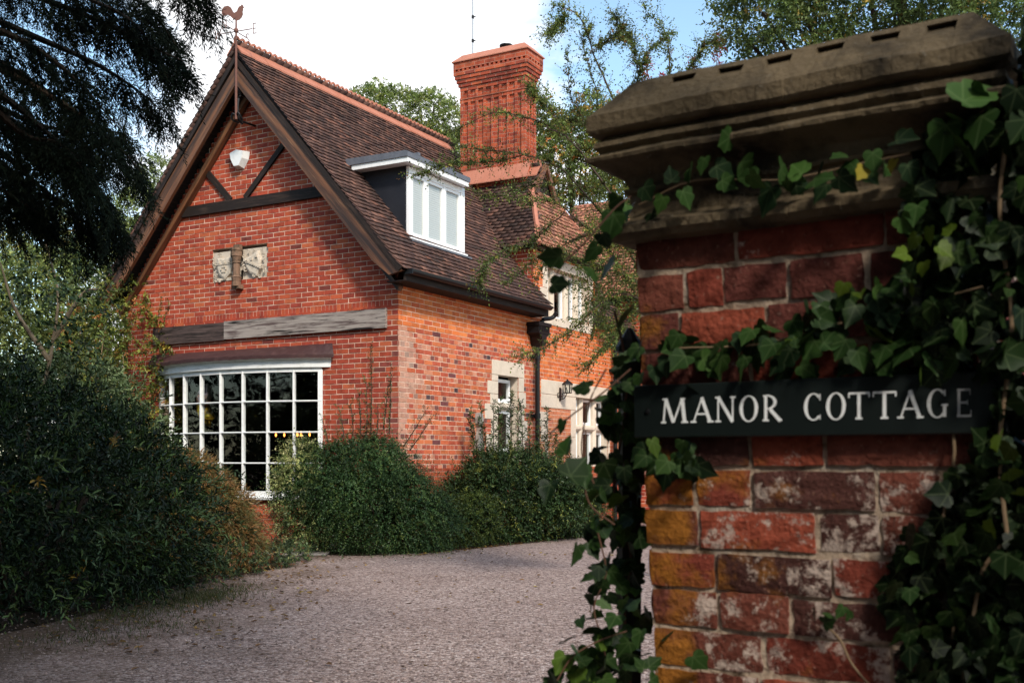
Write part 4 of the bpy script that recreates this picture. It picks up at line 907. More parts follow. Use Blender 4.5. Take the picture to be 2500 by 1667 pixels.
# name sign
sign = empty('name_sign', P2(-.018, 1.294, -.030), PTH); tag(sign, 'dark green name board lettered MANOR COTTAGE on the gate pillar', 'sign')
mb = MB(); mb.box((0, 0, 0), (.66, .018, .100)); o = mb.build('board', M_sign, sign); bv = o.modifiers.new('bevel', 'BEVEL'); bv.width = .003; bv.segments = 2
def letters():
    mb = MB(); hL, tk, tn = 1.0, .17, .085
    def bar(o, p, q, wd, c):
        p = np.array(p, float); q = np.array(q, float); d_ = q - p; d_ /= np.linalg.norm(d_); n_ = np.array([-d_[1], d_[0]])*wd/2
        return [p+n_, p-n_, q-n_, q+n_]
    def emit(polys, s0, s1, c, mb):
        ws = s1 - s0
        for pz, P in enumerate(polys):
            pts = [(s0 + a*ws, -.0012 - pz*.00004, .027 + b*.046) for a, b in P]; n_ = len(pts)
            mb.add(pts, [tuple(range(n_))], c)
    def serif(x, y, w=.22): return [(x-w/2, y-.035), (x+w/2, y-.035), (x+w/2, y+.035), (x-w/2, y+.035)]
    def ring(cx_, cy_, rx, ry, a0, a1, thick, thin, n=28):
        out = []
        for i in range(n):
            q = []
            for t in (a0+(a1-a0)*i/n, a0+(a1-a0)*(i+1)/n):
                k = abs(math.cos(t)); tx = thin + (thick-thin)*k
                q.append(((cx_+rx*math.cos(t), cy_+ry*math.sin(t)), (cx_+(rx-tx)*math.cos(t), cy_+(ry-tx*.55)*math.sin(t))))
            out.append([q[0][0], q[0][1], q[1][1], q[1][0]])
        return out
    G = {}
    G['M'] = [bar(0,(.10,0),(.18,1),.07,0), bar(0,(.18,1),(.48,.02),.13,0), bar(0,(.48,.02),(.80,1),.07,0), bar(0,(.80,1),(.90,0),.14,0), serif(.10,.03,.2), serif(.90,.03,.26), serif(.14,.97,.16), serif(.84,.97,.16)]
    G['A'] = [bar(0,(.12,0),(.5,1),.07,0), bar(0,(.48,1),(.86,0),.15,0), bar(0,(.24,.34),(.74,.34),.07,0), serif(.12,.03,.26), serif(.87,.03,.28)]
    G['N'] = [bar(0,(.16,0),(.16,1),.08,0), bar(0,(.16,1),(.84,0),.15,0), bar(0,(.84,0),(.84,1),.08,0), serif(.16,.03,.26), serif(.12,.97,.2), serif(.84,.97,.26)]
    G['O'] = ring(.5,.5,.5,.52,0,2*math.pi,.19,.08)
    G['R'] = [bar(0,(.18,0),(.18,1),.16,0), serif(.18,.03,.32), serif(.14,.97,.2)] + ring(.22,.73,.52,.29,-math.pi/2,math.pi/2,.17,.09,16) + [bar(0,(.40,.46),(.92,0),.16,0), serif(.94,.03,.14)]
    G['C'] = ring(.52,.5,.50,.52,R(48),R(312),.19,.08) + [bar(0,(.86,.74),(.86,.98),.06,0), bar(0,(.86,.02),(.86,.2),.05,0)]
    G['T'] = [bar(0,(.5,0),(.5,1),.15,0), bar(0,(.04,.96),(.96,.96),.075,0), serif(.5,.03,.32), bar(0,(.05,.80),(.05,.98),.06,0), bar(0,(.95,.80),(.95,.98),.06,0)]
    G['G'] = ring(.50,.5,.50,.52,R(48),R(312),.19,.08) + [bar(0,(.84,.02),(.84,.44),.15,0), serif(.84,.44,.3), bar(0,(.85,.76),(.85,.98),.06,0)]
    G['E'] = [bar(0,(.20,0),(.20,1),.16,0), bar(0,(.08,.96),(.85,.96),.075,0), bar(0,(.2,.51),(.70,.51),.07,0), bar(0,(.08,.04),(.92,.04),.075,0), bar(0,(.85,.78),(.85,.98),.055,0), bar(0,(.90,.02),(.90,.24),.055,0), bar(0,(.70,.42),(.70,.60),.05,0)]
    txt = [('M',568,685),('A',700,800),('N',806,900),('O',915,998),('R',1015,1103),('C',1198,1283),('O',1297,1385),('T',1393,1492),('T',1500,1610),('A',1612,1727),('G',1742,1836),('E',1868,1944)]
    for i, (ch_, a, b_) in enumerate(txt):
        if i == 5: mb.build('lettering', M_letter, sign); mb = MB()
        s = []
        for q in (a, b_):
            p = PP(1300 + q*.553, 1000, -.03); s.append(float((p[:2]-PA) @ PD) + .018)
        c = np.array([.86,.87,.86])*(1 if i < 9 else (.9, .62, .34)[i-9])  # last letters darkened: the shadow at that end is in their colour
        emit(G[ch_], s[0], s[1], c, mb)
    return mb.build('lettering', M_letter, sign)
letters()
mb = MB(); mb.lathe([(.0055,0),(.005,.003),(.001,.004)], (0,0,0), 10); o = mb.build('screw', M_iron, sign); o.location = (.030, .0, .050); o.rotation_euler = (R(90), 0, 0)

# iron gate post beside the pillar
gp = empty('iron_gate_post', W(1537, HY, 2.30) - np.array([0,0,CAM_H]), R(8)); tag(gp, 'black iron gate post left of the brick pillar, wrapped in ivy', 'gate post')
mb = MB(); mb.box((-.020,-.020,0),(.020,.020,1.48)); mb.build('post', M_iron, gp)
mb = MB(); mb.lathe([(.03,1.48),(.03,1.49),(.022,1.505),(.005,1.53)], (0,0,0), 12); mb.build('finial', M_iron, gp)
for z0_ in (.40, 1.20): mb = MB(); mb.box((-.026,-.026,z0_),(.026,.026,z0_+.06)); mb.build('hinge_collar', M_iron, gp)

# ---- ivy
def ivy_tpl():
    out = [(.02,0),(-.09,.14),(-.10,.33),(.06,.50),(.22,.47),(.34,.40),(.45,.47),(.58,.39),(.66,.26),(.81,.14),(1.0,0)]
    P = out + [(a, -b) for a, b in out[1:-1]][::-1]
    v = [(.28, 0, .0)] + [(a, b, .10*abs(b) - .10*a*a) for a, b in P]; n_ = len(P)
    f = [(0, 1+i, 1+(i+1) % n_, 0) for i in range(n_)]
    return np.array(v, float), n_
IV, IN = ivy_tpl()
def ivy_mat():
    m = mat('ivy_leaf', rough=.5, spec=.13, attr=True, trans=.10)
    n, l = m.node_tree.nodes, m.node_tree.links; b = n['Principled BSDF']
    at_ = [x for x in n if x.type == 'ATTRIBUTE'][0]
    uvn = n.new('ShaderNodeUVMap'); uvn.uv_map = 'UVMap'; sp = n.new('ShaderNodeSeparateXYZ'); l.new(uvn.outputs[0], sp.inputs[0])
    ay = n.new('ShaderNodeMath'); ay.operation = 'ABSOLUTE'; l.new(sp.outputs[1], ay.inputs[0])
    prev = None
    for dx, dy in ((1, 0), (.62, .78), (-.25, .97)):
        c = n.new('ShaderNodeMath'); c.operation = 'MULTIPLY'; c.inputs[1].default_value = dx; l.new(ay.outputs[0], c.inputs[0])
        xo = n.new('ShaderNodeMath'); xo.operation = 'MULTIPLY_ADD'; xo.inputs[1].default_value = -dy; xo.inputs[2].default_value = .06*dy; l.new(sp.outputs[0], xo.inputs[0])
        s = n.new('ShaderNodeMath'); s.operation = 'ADD'; l.new(c.outputs[0], s.inputs[0]); l.new(xo.outputs[0], s.inputs[1])
        a = n.new('ShaderNodeMath'); a.operation = 'ABSOLUTE'; l.new(s.outputs[0], a.inputs[0])
        if prev is None: prev = a
        else:
            mn = n.new('ShaderNodeMath'); mn.operation = 'MINIMUM'; l.new(prev.outputs[0], mn.inputs[0]); l.new(a.outputs[0], mn.inputs[1]); prev = mn
    rp = n.new('ShaderNodeMapRange'); rp.inputs[1].default_value = .0; rp.inputs[2].default_value = .030; rp.inputs[3].default_value = .6; rp.inputs[4].default_value = 0; l.new(prev.outputs[0], rp.inputs[0])
    br = n.new('ShaderNodeMixRGB'); br.blend_type = 'ADD'; br.inputs[2].default_value = (.075,.095,.045,1); l.new(rp.outputs[0], br.inputs[0]); l.new(at_.outputs['Color'], br.inputs[1])
    l.new(br.outputs[0], b.inputs['Base Color'])
    return m
M_ivy = ivy_mat()
IVYC = [(4, (.014,.033,.008)), (3, (.019,.044,.010)), (2, (.009,.021,.008)), (1.5, (.028,.060,.012)), (.4, (.05,.088,.012))]
def ivy_mesh(name, c, d, nrm, sz, col, parent):
    N = len(c); T = IV; d = unit(d); nrm = unit(nrm - (nrm*d).sum(1, keepdims=True)*d); sd = np.cross(nrm, d)
    sz = np.asarray(sz)[:, None, None]*.70
    g = rnd(N); wv = g.uniform(.8, 1.15, (N, 1, 1))
    T2 = np.repeat(T[None], N, 0); T2[:, :, 2] += T2[:, :, 0]*g.normal(0, .12, (N, 1)) + np.abs(T2[:, :, 1])*g.normal(.05, .18, (N, 1))
    V = c[:, None] + d[:, None]*T2[..., 0:1]*sz + sd[:, None]*T2[..., 1:2]*sz*wv + nrm[:, None]*T2[..., 2:3]*sz
    tri = np.array([(0, 1+i, 1+(i+1) % IN) for i in range(IN)]); Fa = (np.arange(N)[:, None, None]*(IN+1) + tri[None]).reshape(-1, 3)
    return mesh_np(name, V.reshape(-1, 3), Fa, np.repeat(col, IN+1, 0), M_ivy, parent, uv=np.tile(T[:, :2], (N, 1)))
def inside(poly, x, y):
    c = False; n_ = len(poly)
    for i in range(n_):
        x0, y0 = poly[i]; x1, y1 = poly[(i+1) % n_]
        if (y0 > y) != (y1 > y) and x < (x1-x0)*(y-y0)/(y1-y0) + x0: c = not c
    return c
def fill(g, poly, n):
    xs = [p[0] for p in poly]; ys = [p[1] for p in poly]; out = []
    while len(out) < n:
        x, y = g.uniform(min(xs), max(xs)), g.uniform(min(ys), max(ys))
        if inside(poly, x, y): out.append((x, y))
    return out
NF = np.array([-PN[0], -PN[1], 0.])                        # out of the pillar's face
RIGHT = np.array([PD[0], PD[1], 0.])
def facing(g, n, spread=.55, up=.45): v = np.tile(NF, (n, 1)) + g.normal(0, spread, (n, 3)); v[:, 2] += up; return v
def tips(g, n, spread=.7): v = g.normal(0, spread, (n, 3)); v[:, 2] -= .8; return v

ivy = empty('ivy', P2(.55, 0, -.02)); tag(ivy, 'dark green ivy smothering the right edge and cap of the gate pillar', 'ivy')
INV = np.array(ivy.location)
g = rnd(41); pts, sz, cl = [], [], []
massp = [(2290,300),(2400,260),(2480,200),(2490,60),(2620,0),(2620,1720),(2220,1720),(2210,1560),(2160,1440),(2240,1290),(2330,1170),(2400,1060),(2440,960),(2380,900),(2240,830),(2180,700),(2230,620),(2230,520),(2210,440),(2260,330)]
for layer, (off, n_, s0, s1, dk) in enumerate(((-.01, 620, .045, .075, .35), (-.035, 520, .035, .075, .45), (-.07, 170, .03, .07, .6))):  # dk darkens the leaves: shade within the mass is put into colour
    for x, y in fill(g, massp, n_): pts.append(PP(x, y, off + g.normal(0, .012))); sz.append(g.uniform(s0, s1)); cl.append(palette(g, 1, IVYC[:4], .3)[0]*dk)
strip = [(1640,880),(1650,810),(1740,830),(1850,775),(1960,745),(2060,715),(2150,690),(2300,700),(2300,910),(2150,900),(1980,920),(1850,905),(1740,905)]
for x, y in fill(g, strip, 105): pts.append(PP(x, y, -.03 + g.normal(0, .015))); sz.append(g.uniform(.045, .075)); cl.append(palette(g, 1, IVYC, .2)[0]*1.1)
for x, y, s in ((1785,335,.06),(1690,410,.05),(1745,405,.055),(1808,395,.065),(1905,410,.075),(1885,455,.075),(1985,440,.07),(2045,430,.055),(2072,385,.05),(2185,345,.06),(2160,400,.04),(2215,400,.05),(2275,370,.045),(1570,455,.05),(1620,480,.045),(1665,465,.05),(1545,500,.055),(1590,520,.04),(1640,445,.04),(1720,385,.045),(1830,425,.05),(1930,440,.055),(1960,425,.05),(2020,450,.05),(2090,410,.05),(1760,440,.045),(1850,430,.05),(1940,455,.045),(2110,430,.05),(2010,405,.05),(2130,370,.05),(2345,250,.095),(2310,300,.085),(2400,280,.08),(2370,215,.07),(2330,350,.08),(2240,500,.06),(2200,530,.05)):
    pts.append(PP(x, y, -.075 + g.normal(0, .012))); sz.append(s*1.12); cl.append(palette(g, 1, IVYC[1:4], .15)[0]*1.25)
for x, y in ((2240,575),(2270,555),(2290,600),(2325,565),(2215,620),(2195,670),(2255,640),(2310,625),(2230,700),(2060,690),(2100,715),(2440,1060),(2470,1090),(2480,1200),(2420,1300),(2460,1150)):
    pts.append(PP(x, y, -.11 + g.normal(0, .015))); sz.append(g.uniform(.035,.05)); cl.append(np.array([.075,.118,.010])*g.uniform(.4,1.2))
for x, y in ((2185,390),(2110,410)): pts.append(PP(x, y, -.09)); sz.append(.035); cl.append(np.array([.30,.24,.03]))
for x, y in ((2030,1500),(2060,1480),(2010,1520),(2075,1510),(1990,1490),(2250,1440),(2230,1480)): pts.append(PP(x, y, -.03)); sz.append(g.uniform(.03,.05)); cl.append(palette(g, 1, IVYC, .2)[0])
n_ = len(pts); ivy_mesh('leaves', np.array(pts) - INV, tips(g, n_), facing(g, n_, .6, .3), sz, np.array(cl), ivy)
mb = MB()
for q, r_ in (([(2445,1330),(2400,1390),(2380,1480),(2370,1560),(2345,1680)], .0045), ([(2010,1520),(2050,1560),(2080,1620),(2130,1680)], .003), ([(2300,900),(2330,1100),(2300,1300),(2330,1500),(2300,1680)], .004), ([(1560,500),(1700,440),(1900,440),(2100,400),(2300,350),(2420,250)], .0025), ([(1660,850),(1850,840),(2050,790),(2250,740),(2400,700)], .003), ([(2480,200),(2440,500),(2470,800),(2440,1100),(2470,1400)], .005)):
    mb.tube(curve([PP(x, y, -.045 if x > 2350 else -.02) for x, y in q], 20) - INV, r_*.7, 6)
mb.build('stems', M_twigp, ivy)

ivp = empty('ivy', (*W(1537, HY, 2.28)[:2], 0)); tag(ivp, 'trailing ivy climbing the black iron gate post, leaves against the gravel', 'ivy'); INV = np.array(ivp.location)
g = rnd(42); pts, sz, cl, dr = [], [], [], []
reg = [([(1490,920),(1540,850),(1640,800),(1650,850),(1600,900),(1550,950),(1500,1000)], 20, 2.12), ([(1480,960),(1510,930),(1560,1010),(1580,1180),(1520,1260),(1450,1200),(1460,1080)], 55, 2.2), ([(1565,1070),(1700,1075),(1700,1140),(1660,1170),(1570,1160)], 24, 2.02),
       ([(1440,1250),(1570,1220),(1590,1330),(1500,1370),(1430,1330)], 26, 2.22), ([(1450,1360),(1560,1380),(1560,1480),(1430,1470)], 24, 2.2), ([(1400,1480),(1520,1500),(1560,1667),(1440,1667),(1430,1560)], 34, 2.16), ([(1340,1620),(1400,1560),(1480,1600),(1480,1680),(1340,1680)], 22, 2.12), ([(1560,1500),(1620,1560),(1620,1667),(1560,1667)], 6, 2.05),
       ([(1500,1270),(1560,1240),(1590,1640),(1530,1640)], 18, 2.24)]
for poly, n_, d_ in reg:
    for x, y in fill(g, poly, n_): pts.append(W(x, y, d_ + g.normal(0, .05))); sz.append(g.uniform(.038, .068)); cl.append(palette(g, 1, IVYC, .22)[0]*1.05)
for x, y, s, d_ in ((1345,1180,.06,1.9),(1390,1165,.07,1.9),(1420,1140,.06,1.95),(1380,1110,.06,1.9),(1350,1055,.045,1.85),(1440,945,.06,2.0),(1375,1025,.04,1.9),(1500,640,.07,1.9),(1460,600,.06,1.9),(1500,520,.08,1.9),(1370,625,.06,1.8),(1345,695,.055,1.8),(1535,755,.075,1.9),(1400,590,.05,1.85),(1440,655,.05,1.9),(1470,570,.05,1.9),(1510,480,.07,1.92),(1530,500,.05,1.95),(1375,1565,.06,2.0),(1345,1640,.05,2.0),(1410,1330,.06,2.05),(1690,1600,.07,2.0),(1680,940,.06,2.02),(1630,870,.06,2.03)):
    pts.append(W(x, y, d_)); sz.append(s); cl.append(palette(g, 1, IVYC[:4], .2)[0]*1.3)
n_ = len(pts); nr = np.tile(np.array([-.2,-.9,.3]), (n_, 1)) + g.normal(0, .6, (n_, 3)); ivy_mesh('leaves', np.array(pts) - INV, tips(g, n_, .8), nr, sz, np.array(cl), ivp)
mb = MB()
for q, d_, r_ in (([(1540,1667),(1525,1500),(1540,1350),(1500,1200),(1520,1050),(1530,900),(1500,760)], 2.26, .005), ([(1490,1667),(1470,1560),(1450,1480),(1480,1400),(1460,1300)], 2.15, .003), ([(1450,1180),(1420,1100),(1440,980),(1480,900)], 2.0, .003), ([(1350,700),(1370,650),(1430,590),(1500,510),(1540,480)], 1.86, .003), ([(1340,1060),(1400,1010),(1470,960),(1540,900)], 1.92, .003), ([(1360,1660),(1400,1600),(1470,1560),(1530,1540)], 2.08, .0025), ([(1430,1050),(1425,1150),(1440,1230),(1500,1280)], 1.97, .003)):
    mb.tube(curve([W(x, y, d_) for x, y in q], 18) - INV, r_*.6, 6)
mb.build('stems', mat('red_brown_stem', (.10,.045,.025), .8), ivp)

# ================================================================ PLANTS
def plant(name, loc, label, cat, group=None): o = empty(name, loc); return tag(o, label, cat, group)
def rel(parts, o):                                        # shift world-space leaf arrays under their plant
    V, Fa, C = merge(parts); return V - np.array(o.location), Fa, C
def E(px, py, d, rx, ry, rz): return [*W(px, py, d), rx, ry, rz]
def stems(o, paths, r0, r1, m, name='stems', k=5, n=10):
    mb = MB()
    for p in paths:
        c = curve(p, n); mb.tube(c - np.array(o.location), np.linspace(r0, r1, len(c)), k)
    return mb.build(name, m, o)

# big dark evergreen on the left
o = plant('evergreen_shrub', (-4.3, 9.3, 0), 'large dark evergreen shrub with narrow leaves filling the lower left', 'shrub')
g = rnd(51); ell = [(-4.6,8.6,.95,1.35,1.2,1.15), (-4.0,9.9,.85,1.0,1.2,.95), (-4.9,10.3,1.1,1.2,1.2,1.0), (-3.75,10.9,.62,.78,.8,.72), (-5.3,9.0,1.1,1.2,1.3,.95), (-4.4,10.8,.85,.8,.9,.62), (-5.0,7.6,.8,1.1,.9,.9), (-3.45,9.6,.65,.65,.8,.65)]
ell = bumpy(g, ell, 5, .25, .45); PDK = [(4, (.008,.019,.007)), (3, (.013,.029,.009)), (2, (.026,.052,.014)), (.8, (.06,.098,.024)), (.12, (.22,.13,.02))]
pr = [shell(g, ell, 5200, .22, 9, .066, .019, PDK, tpl=LEAF6, droop=.25, ang=48), shell(g, ell, 2000, .22, 8, .07, .026, PDK, lo=.35, hi=.7, inner=.3, tpl=LEAF4)]
p, nr = blob_pts(g, ell, 330, .92, 1.05); d = nr*1.0 + g.normal(0, .4, p.shape); d[:, 2] += .30
pr.append(sprays(g, p, d, g.uniform(.3, .75, len(p)), 22, .072, .018, ang=42, droop=.45, pal=[(3, (.045,.075,.030)), (2, (.075,.11,.036))], tpl=LEAF6))
V, Fa, C = rel(pr, o); mesh_np('foliage', V, Fa, C, M_gloss, o)
stems(o, [[(-4.3,9.3,0), (-4.3+a, 9.3+b, .6), (-4.3+2*a, 9.3+2*b, 1.5)] for a, b in ((-.4,-.4),(.3,.5),(.5,-.1),(-.6,.4),(0,.8),(.2,-.6))], .035, .01, M_twig)

# japanese maple
c = W(575, 1200, 12.6)
o = plant('japanese_maple', (-3.2, 12.6, 0), 'low bronze-leaved Japanese maple mounded in front of the bow window', 'shrub')
g = rnd(52); ell = [(-3.50,12.7,.52,.46,.6,.56), (-3.9,12.8,.75,.6,.6,.62), (-3.25,12.5,.34,.34,.45,.34), (-4.25,13.0,1.05,.45,.5,.35)]
ell = bumpy(g, ell, 4); PMP = [(3, (.17,.105,.034)), (2, (.11,.10,.034)), (2, (.23,.11,.036)), (1, (.075,.085,.028))]
V, Fa, C = rel([shell(g, ell, 5200, .20, 8, .07, .011, PMP, out=.7, upb=-.35, droop=.9, ang=30, tpl=NEED), shell(g, ell, 2200, .15, 8, .06, .025, PMP, lo=.4, hi=.75, inner=.2)], o); mesh_np('foliage', V, Fa, C, M_leaf, o)
stems(o, [[(-3.3,12.6,0), (-3.35+a*.4, 12.65, .5), (-3.4+a, 12.7+b, .85)] for a, b in ((-.4,0),(.3,.1),(0,.3))], .03, .01, M_twig, 'trunk')

# variegated ground cover
o = plant('variegated_euonymus', (-3.0, 12.6, 0), 'low creeping variegated shrub with cream and reddish leaves at the gravel edge', 'shrub')
g = rnd(53); ell = [(-3.15,12.0,.10,.38,.5,.22), (-2.92,12.9,.10,.30,.5,.2), (-3.3,11.4,.12,.35,.5,.2), (-2.75,13.5,.08,.22,.35,.16)]
V, Fa, C = rel([shell(g, ell, 1100, .09, 8, .034, .02, [(3, (.06,.09,.035)), (2, (.16,.17,.06)), (1.2, (.18,.075,.035)), (2, (.035,.06,.025))], droop=.1)], o); mesh_np('foliage', V, Fa, C, M_leaf, o)

# arching cotoneaster at the corner
o = plant('cotoneaster', (-2.15, 14.95, 0), 'dense dark green arching shrub at the corner of the gable wall', 'shrub')
g = rnd(54); ell = [(-2.12,14.90,.80,.85,.62,.70), (-1.80,14.75,.58,.85,.55,.58), (-2.5,15.0,.58,.62,.55,.56), (-2.05,15.0,1.18,.52,.45,.38), (-1.50,15.0,.72,.36,.4,.42), (-1.25,15.1,.38,.45,.5,.40)]
ell = bumpy(g, ell, 6); PCO = [(4, (.020,.046,.016)), (3, (.030,.062,.020)), (1.5, (.050,.088,.026)), (.7, (.085,.12,.03))]
p, nr = blob_pts(g, ell, 1100, .9, 1.05); d = nr*1.0 + g.normal(0, .45, p.shape); d[:, 2] += .15
pr = [shell(g, ell, 7500, .17, 11, .024, .013, PCO, ang=60, droop=.5, upb=-.05, hi=1.08), shell(g, ell, 4200, .16, 9, .04, .026, PCO, lo=.4, hi=.85, inner=.3), sprays(g, p, d, g.uniform(.3, .8, len(p)), 30, .022, .013, ang=62, droop=.85, pal=PCO[1:])]
sp = []; up_paths = []
for px, y0, y1, lx in ((905,1060,850,0),(935,1050,940,12),(880,1060,960,-4),(950,1060,900,4),(862,1060,985,-6),(985,1090,1000,55),(1000,1100,1010,60),(840,1070,1000,-12),(800,1080,1020,-14),(920,1060,985,2),(895,1070,930,-1)):
    a = W(px, y0, 14.85); b_ = W(px+lx, y1, 14.85); up_paths.append([a, (a+b_)/2 + np.array([.01,0,0]), b_])
    n_ = max(6, int(np.linalg.norm(b_-a)/.035)); ts = np.linspace(0, 1, n_)[:, None]; sp.append(sprays(g, a + (b_-a)*ts, np.tile(b_-a, (n_, 1)) + g.normal(0, .3, (n_, 3)), .10, 9, .032, .015, ang=60, droop=.1, pal=PCO[1:]))
p, nr = blob_pts(g, ell, 700, .9, 1.02); p = p[nr[:, 2] > .25][:170]; d = g.normal(0, .33, p.shape); d[:, 2] += 1.0
sp.append(sprays(g, p, d, g.uniform(.18, .55, len(p)), 24, .022, .012, ang=58, droop=.12, pal=PCO[1:]))
V, Fa, C = rel(pr + sp, o); mesh_np('foliage', V, Fa, C, M_gloss, o)
stems(o, up_paths, .009, .003, M_twig)

# pale variegated shrub under the bow window
o = plant('variegated_privet', (-2.95, 15.35, 0), 'pale yellow-green variegated shrub under the right end of the bow window', 'shrub')
g = rnd(55); ell = [(-2.93,14.75,.80,.26,.25,.62), (-2.88,14.8,1.20,.18,.2,.32), (-2.80,14.7,.45,.28,.25,.4)]
V, Fa, C = rel([shell(g, ell, 800, .20, 9, .042, .020, [(3, (.26,.27,.10)), (2, (.16,.20,.06)), (1, (.08,.12,.04)), (1, (.36,.34,.16))], ang=50)], o); mesh_np('foliage', V, Fa, C, M_leaf, o)

# shrubs along the side wall
o = plant('dark_border_shrub', (.1, 16.9, 0), 'dark green leafy shrub with tall thin shoots beneath the narrow stone window', 'shrub')
g = rnd(56); ell = [(-.35,16.6,.55,.62,.5,.62), (.15,17.1,.65,.75,.55,.70), (.65,17.7,.55,.62,.5,.60), (-.05,16.8,.95,.55,.4,.42), (.95,18.1,.40,.45,.45,.45)]
ell = bumpy(g, ell, 6); PBD = [(4, (.018,.036,.012)), (3, (.028,.052,.017)), (1.6, (.055,.080,.023)), (.7, (.12,.13,.026))]
pr = [shell(g, ell, 4600, .22, 10, .046, .018, PBD, ang=50, droop=.3, hi=1.1), shell(g, ell, 3000, .16, 8, .05, .030, PBD, lo=.4, hi=.85, inner=.3)]
up_paths = []
for px, y0, y1, lx in ((1180,1130,990,-6),(1200,1120,985,5),(1215,1110,1000,2),(1245,1110,960,3),(1262,1110,985,2),(1275,1110,985,-3),(1290,1110,1010,2),(1240,1110,970,6),(1160,1140,1010,-12),(1330,1130,1000,6),(1345,1150,1060,14),(1225,1110,975,-4),(1190,1120,1040,-8),(1310,1120,1030,8),(1170,1120,1000,-20)):
    dd = 16.9 + (px-1160)/260*1.3; a = W(px, y0+40, dd); b_ = W(px+lx, y1, dd); up_paths.append([a, (a+b_)/2 + np.array([.015,0,0]), b_])
    n_ = max(7, int(np.linalg.norm(b_-a)/.035)); ts = np.linspace(.05, 1, n_)[:, None]
    pr.append(sprays(g, a + (b_-a)*ts, np.tile(b_-a, (n_, 1))*.5 + g.normal(0, .3, (n_, 3)), .045, 5, .070, .015, ang=55, droop=.1, pal=[(3, (.05,.085,.03)), (2, (.075,.11,.035)), (1, (.035,.06,.025))], tpl=LEAF6))
p, nr = blob_pts(g, ell, 700, .9, 1.02); p = p[nr[:, 2] > .2][:170]; d = g.normal(0, .4, p.shape); d[:, 2] += 1.0
pr.append(sprays(g, p, d, g.uniform(.18, .5, len(p)), 16, .046, .014, ang=52, droop=.2, pal=PBD[1:], tpl=LEAF6))
V, Fa, C = rel(pr, o); mesh_np('foliage', V, Fa, C, M_gloss, o); stems(o, up_paths, .009, .003, M_twig)
o = plant('yellow_green_shrub', (-.75, 15.85, 0), 'low yellow-green shrub between the two dark shrubs on the drive edge', 'shrub')
g = rnd(57); ell = [(-.80,15.85,.32,.42,.35,.36), (-.55,15.95,.42,.35,.35,.36), (-1.05,15.7,.22,.3,.3,.25)]
V, Fa, C = rel([shell(g, ell, 1500, .14, 9, .026, .016, [(3, (.065,.095,.020)), (2, (.10,.13,.024)), (2, (.035,.06,.02))], ang=55)], o); mesh_np('foliage', V, Fa, C, M_leaf, o)
o = plant('golden_shrub', (1.0, 18.2, 0), 'golden-leaved shrub against the stone jamb right of the downpipe', 'shrub')
g = rnd(58); ell = [(.72,17.75,.95,.34,.3,.42), (1.05,18.2,.55,.42,.3,.50), (.62,17.75,1.35,.18,.2,.3), (1.3,18.6,.4,.4,.3,.4)]
V, Fa, C = rel([shell(g, ell, 1300, .16, 8, .034, .018, [(3, (.075,.09,.018)), (2, (.13,.12,.02)), (2, (.035,.05,.018)), (.3, (.20,.06,.02))], ang=50)], o); mesh_np('foliage', V, Fa, C, M_leaf, o)

# creeper on the left end of the gable
o = plant('virginia_creeper', H(-.15, 5.3, 0), 'autumn-tinted creeper climbing the left corner of the gable wall', 'climber')
g = rnd(59); ell = []
for y, z, r in ((5.4,4.0,.30),(5.65,3.75,.40),(5.35,3.55,.45),(5.0,3.3,.36),(5.6,3.2,.6),(5.1,2.8,.5),(5.5,2.4,.6),(5.05,2.2,.42),(5.2,1.7,.5),(5.7,1.4,.7),(5.0,1.2,.36),(5.9,2.9,.7),(4.75,2.95,.25),(6.2,3.4,.6)): ell.append([*H(-.16, y, z), r, r*.75, r])
PCR = [(4, (.12,.155,.030)), (3, (.19,.21,.038)), (2, (.06,.09,.026)), (1.3, (.33,.13,.04)), (1, (.36,.28,.045))]
pr = [shell(g, ell, 3300, .16, 8, .055, .030, PCR, ang=60, droop=.35, upb=0.)]
for y, z in ((5.25,4.55),(5.1,4.3),(4.7,3.55),(5.35,4.75),(4.85,3.6)):
    pts_ = np.array([H(-.04, y - .02*i, z + .06*i) for i in range(6)]); pr.append(sprays(g, pts_, np.tile([0,0,1.], (6, 1)) + g.normal(0, .3, (6, 3)), .08, 5, .045, .026, pal=PCR))
V, Fa, C = rel(pr, o); mesh_np('foliage', V, Fa, C, M_leaf, o)
stems(o, [[H(-.2,5.3,0), H(-.35,5.2,1.2), H(-.5,5.1,2.4), H(-.3,5.4,3.4)], [H(-.2,5.2,0), H(-.55,4.95,1.3), H(-.5,5.05,2.3), H(-.2,5.0,3.2)], [H(-.2,5.5,0), H(-.6,5.5,1.5), H(-.7,5.5,2.6), H(-.4,5.6,3.7)]], .016, .006, M_twigp)

# tall shrub behind the evergreen on the left
o = plant('laurel_shrub', (-5.6, 13.2, 0), 'tall grey-green shrub rising behind the dark evergreen', 'shrub')
g = rnd(60); ell = [(-5.7,13.0,1.2,1.0,1.0,1.2), (-5.0,13.6,1.0,.8,.9,.95), (-6.4,12.6,1.0,1.0,1.0,1.0), (-4.75,13.4,.8,.7,.8,.8), (-5.4,13.3,1.9,.75,.8,.55), (-6.7,13.4,.9,1.1,1,.95), (-7.6,14.2,1.1,1.3,1,1.2), (-6.0,14.6,.7,1.2,.8,.8)]
V, Fa, C = rel([shell(g, ell, 7000, .24, 9, .075, .024, [(3, (.085,.125,.052)), (2, (.115,.15,.065)), (2, (.05,.08,.034)), (.4, (.22,.19,.04))], tpl=LEAF6, ang=48)], o); mesh_np('foliage', V, Fa, C, M_gloss, o)
stems(o, [[(-5.6,13.2,0), (-5.6+a*.5, 13.2, 1), (-5.6+a, 13.2, 2.4)] for a in (-.6, 0, .6)], .04, .012, M_twig)

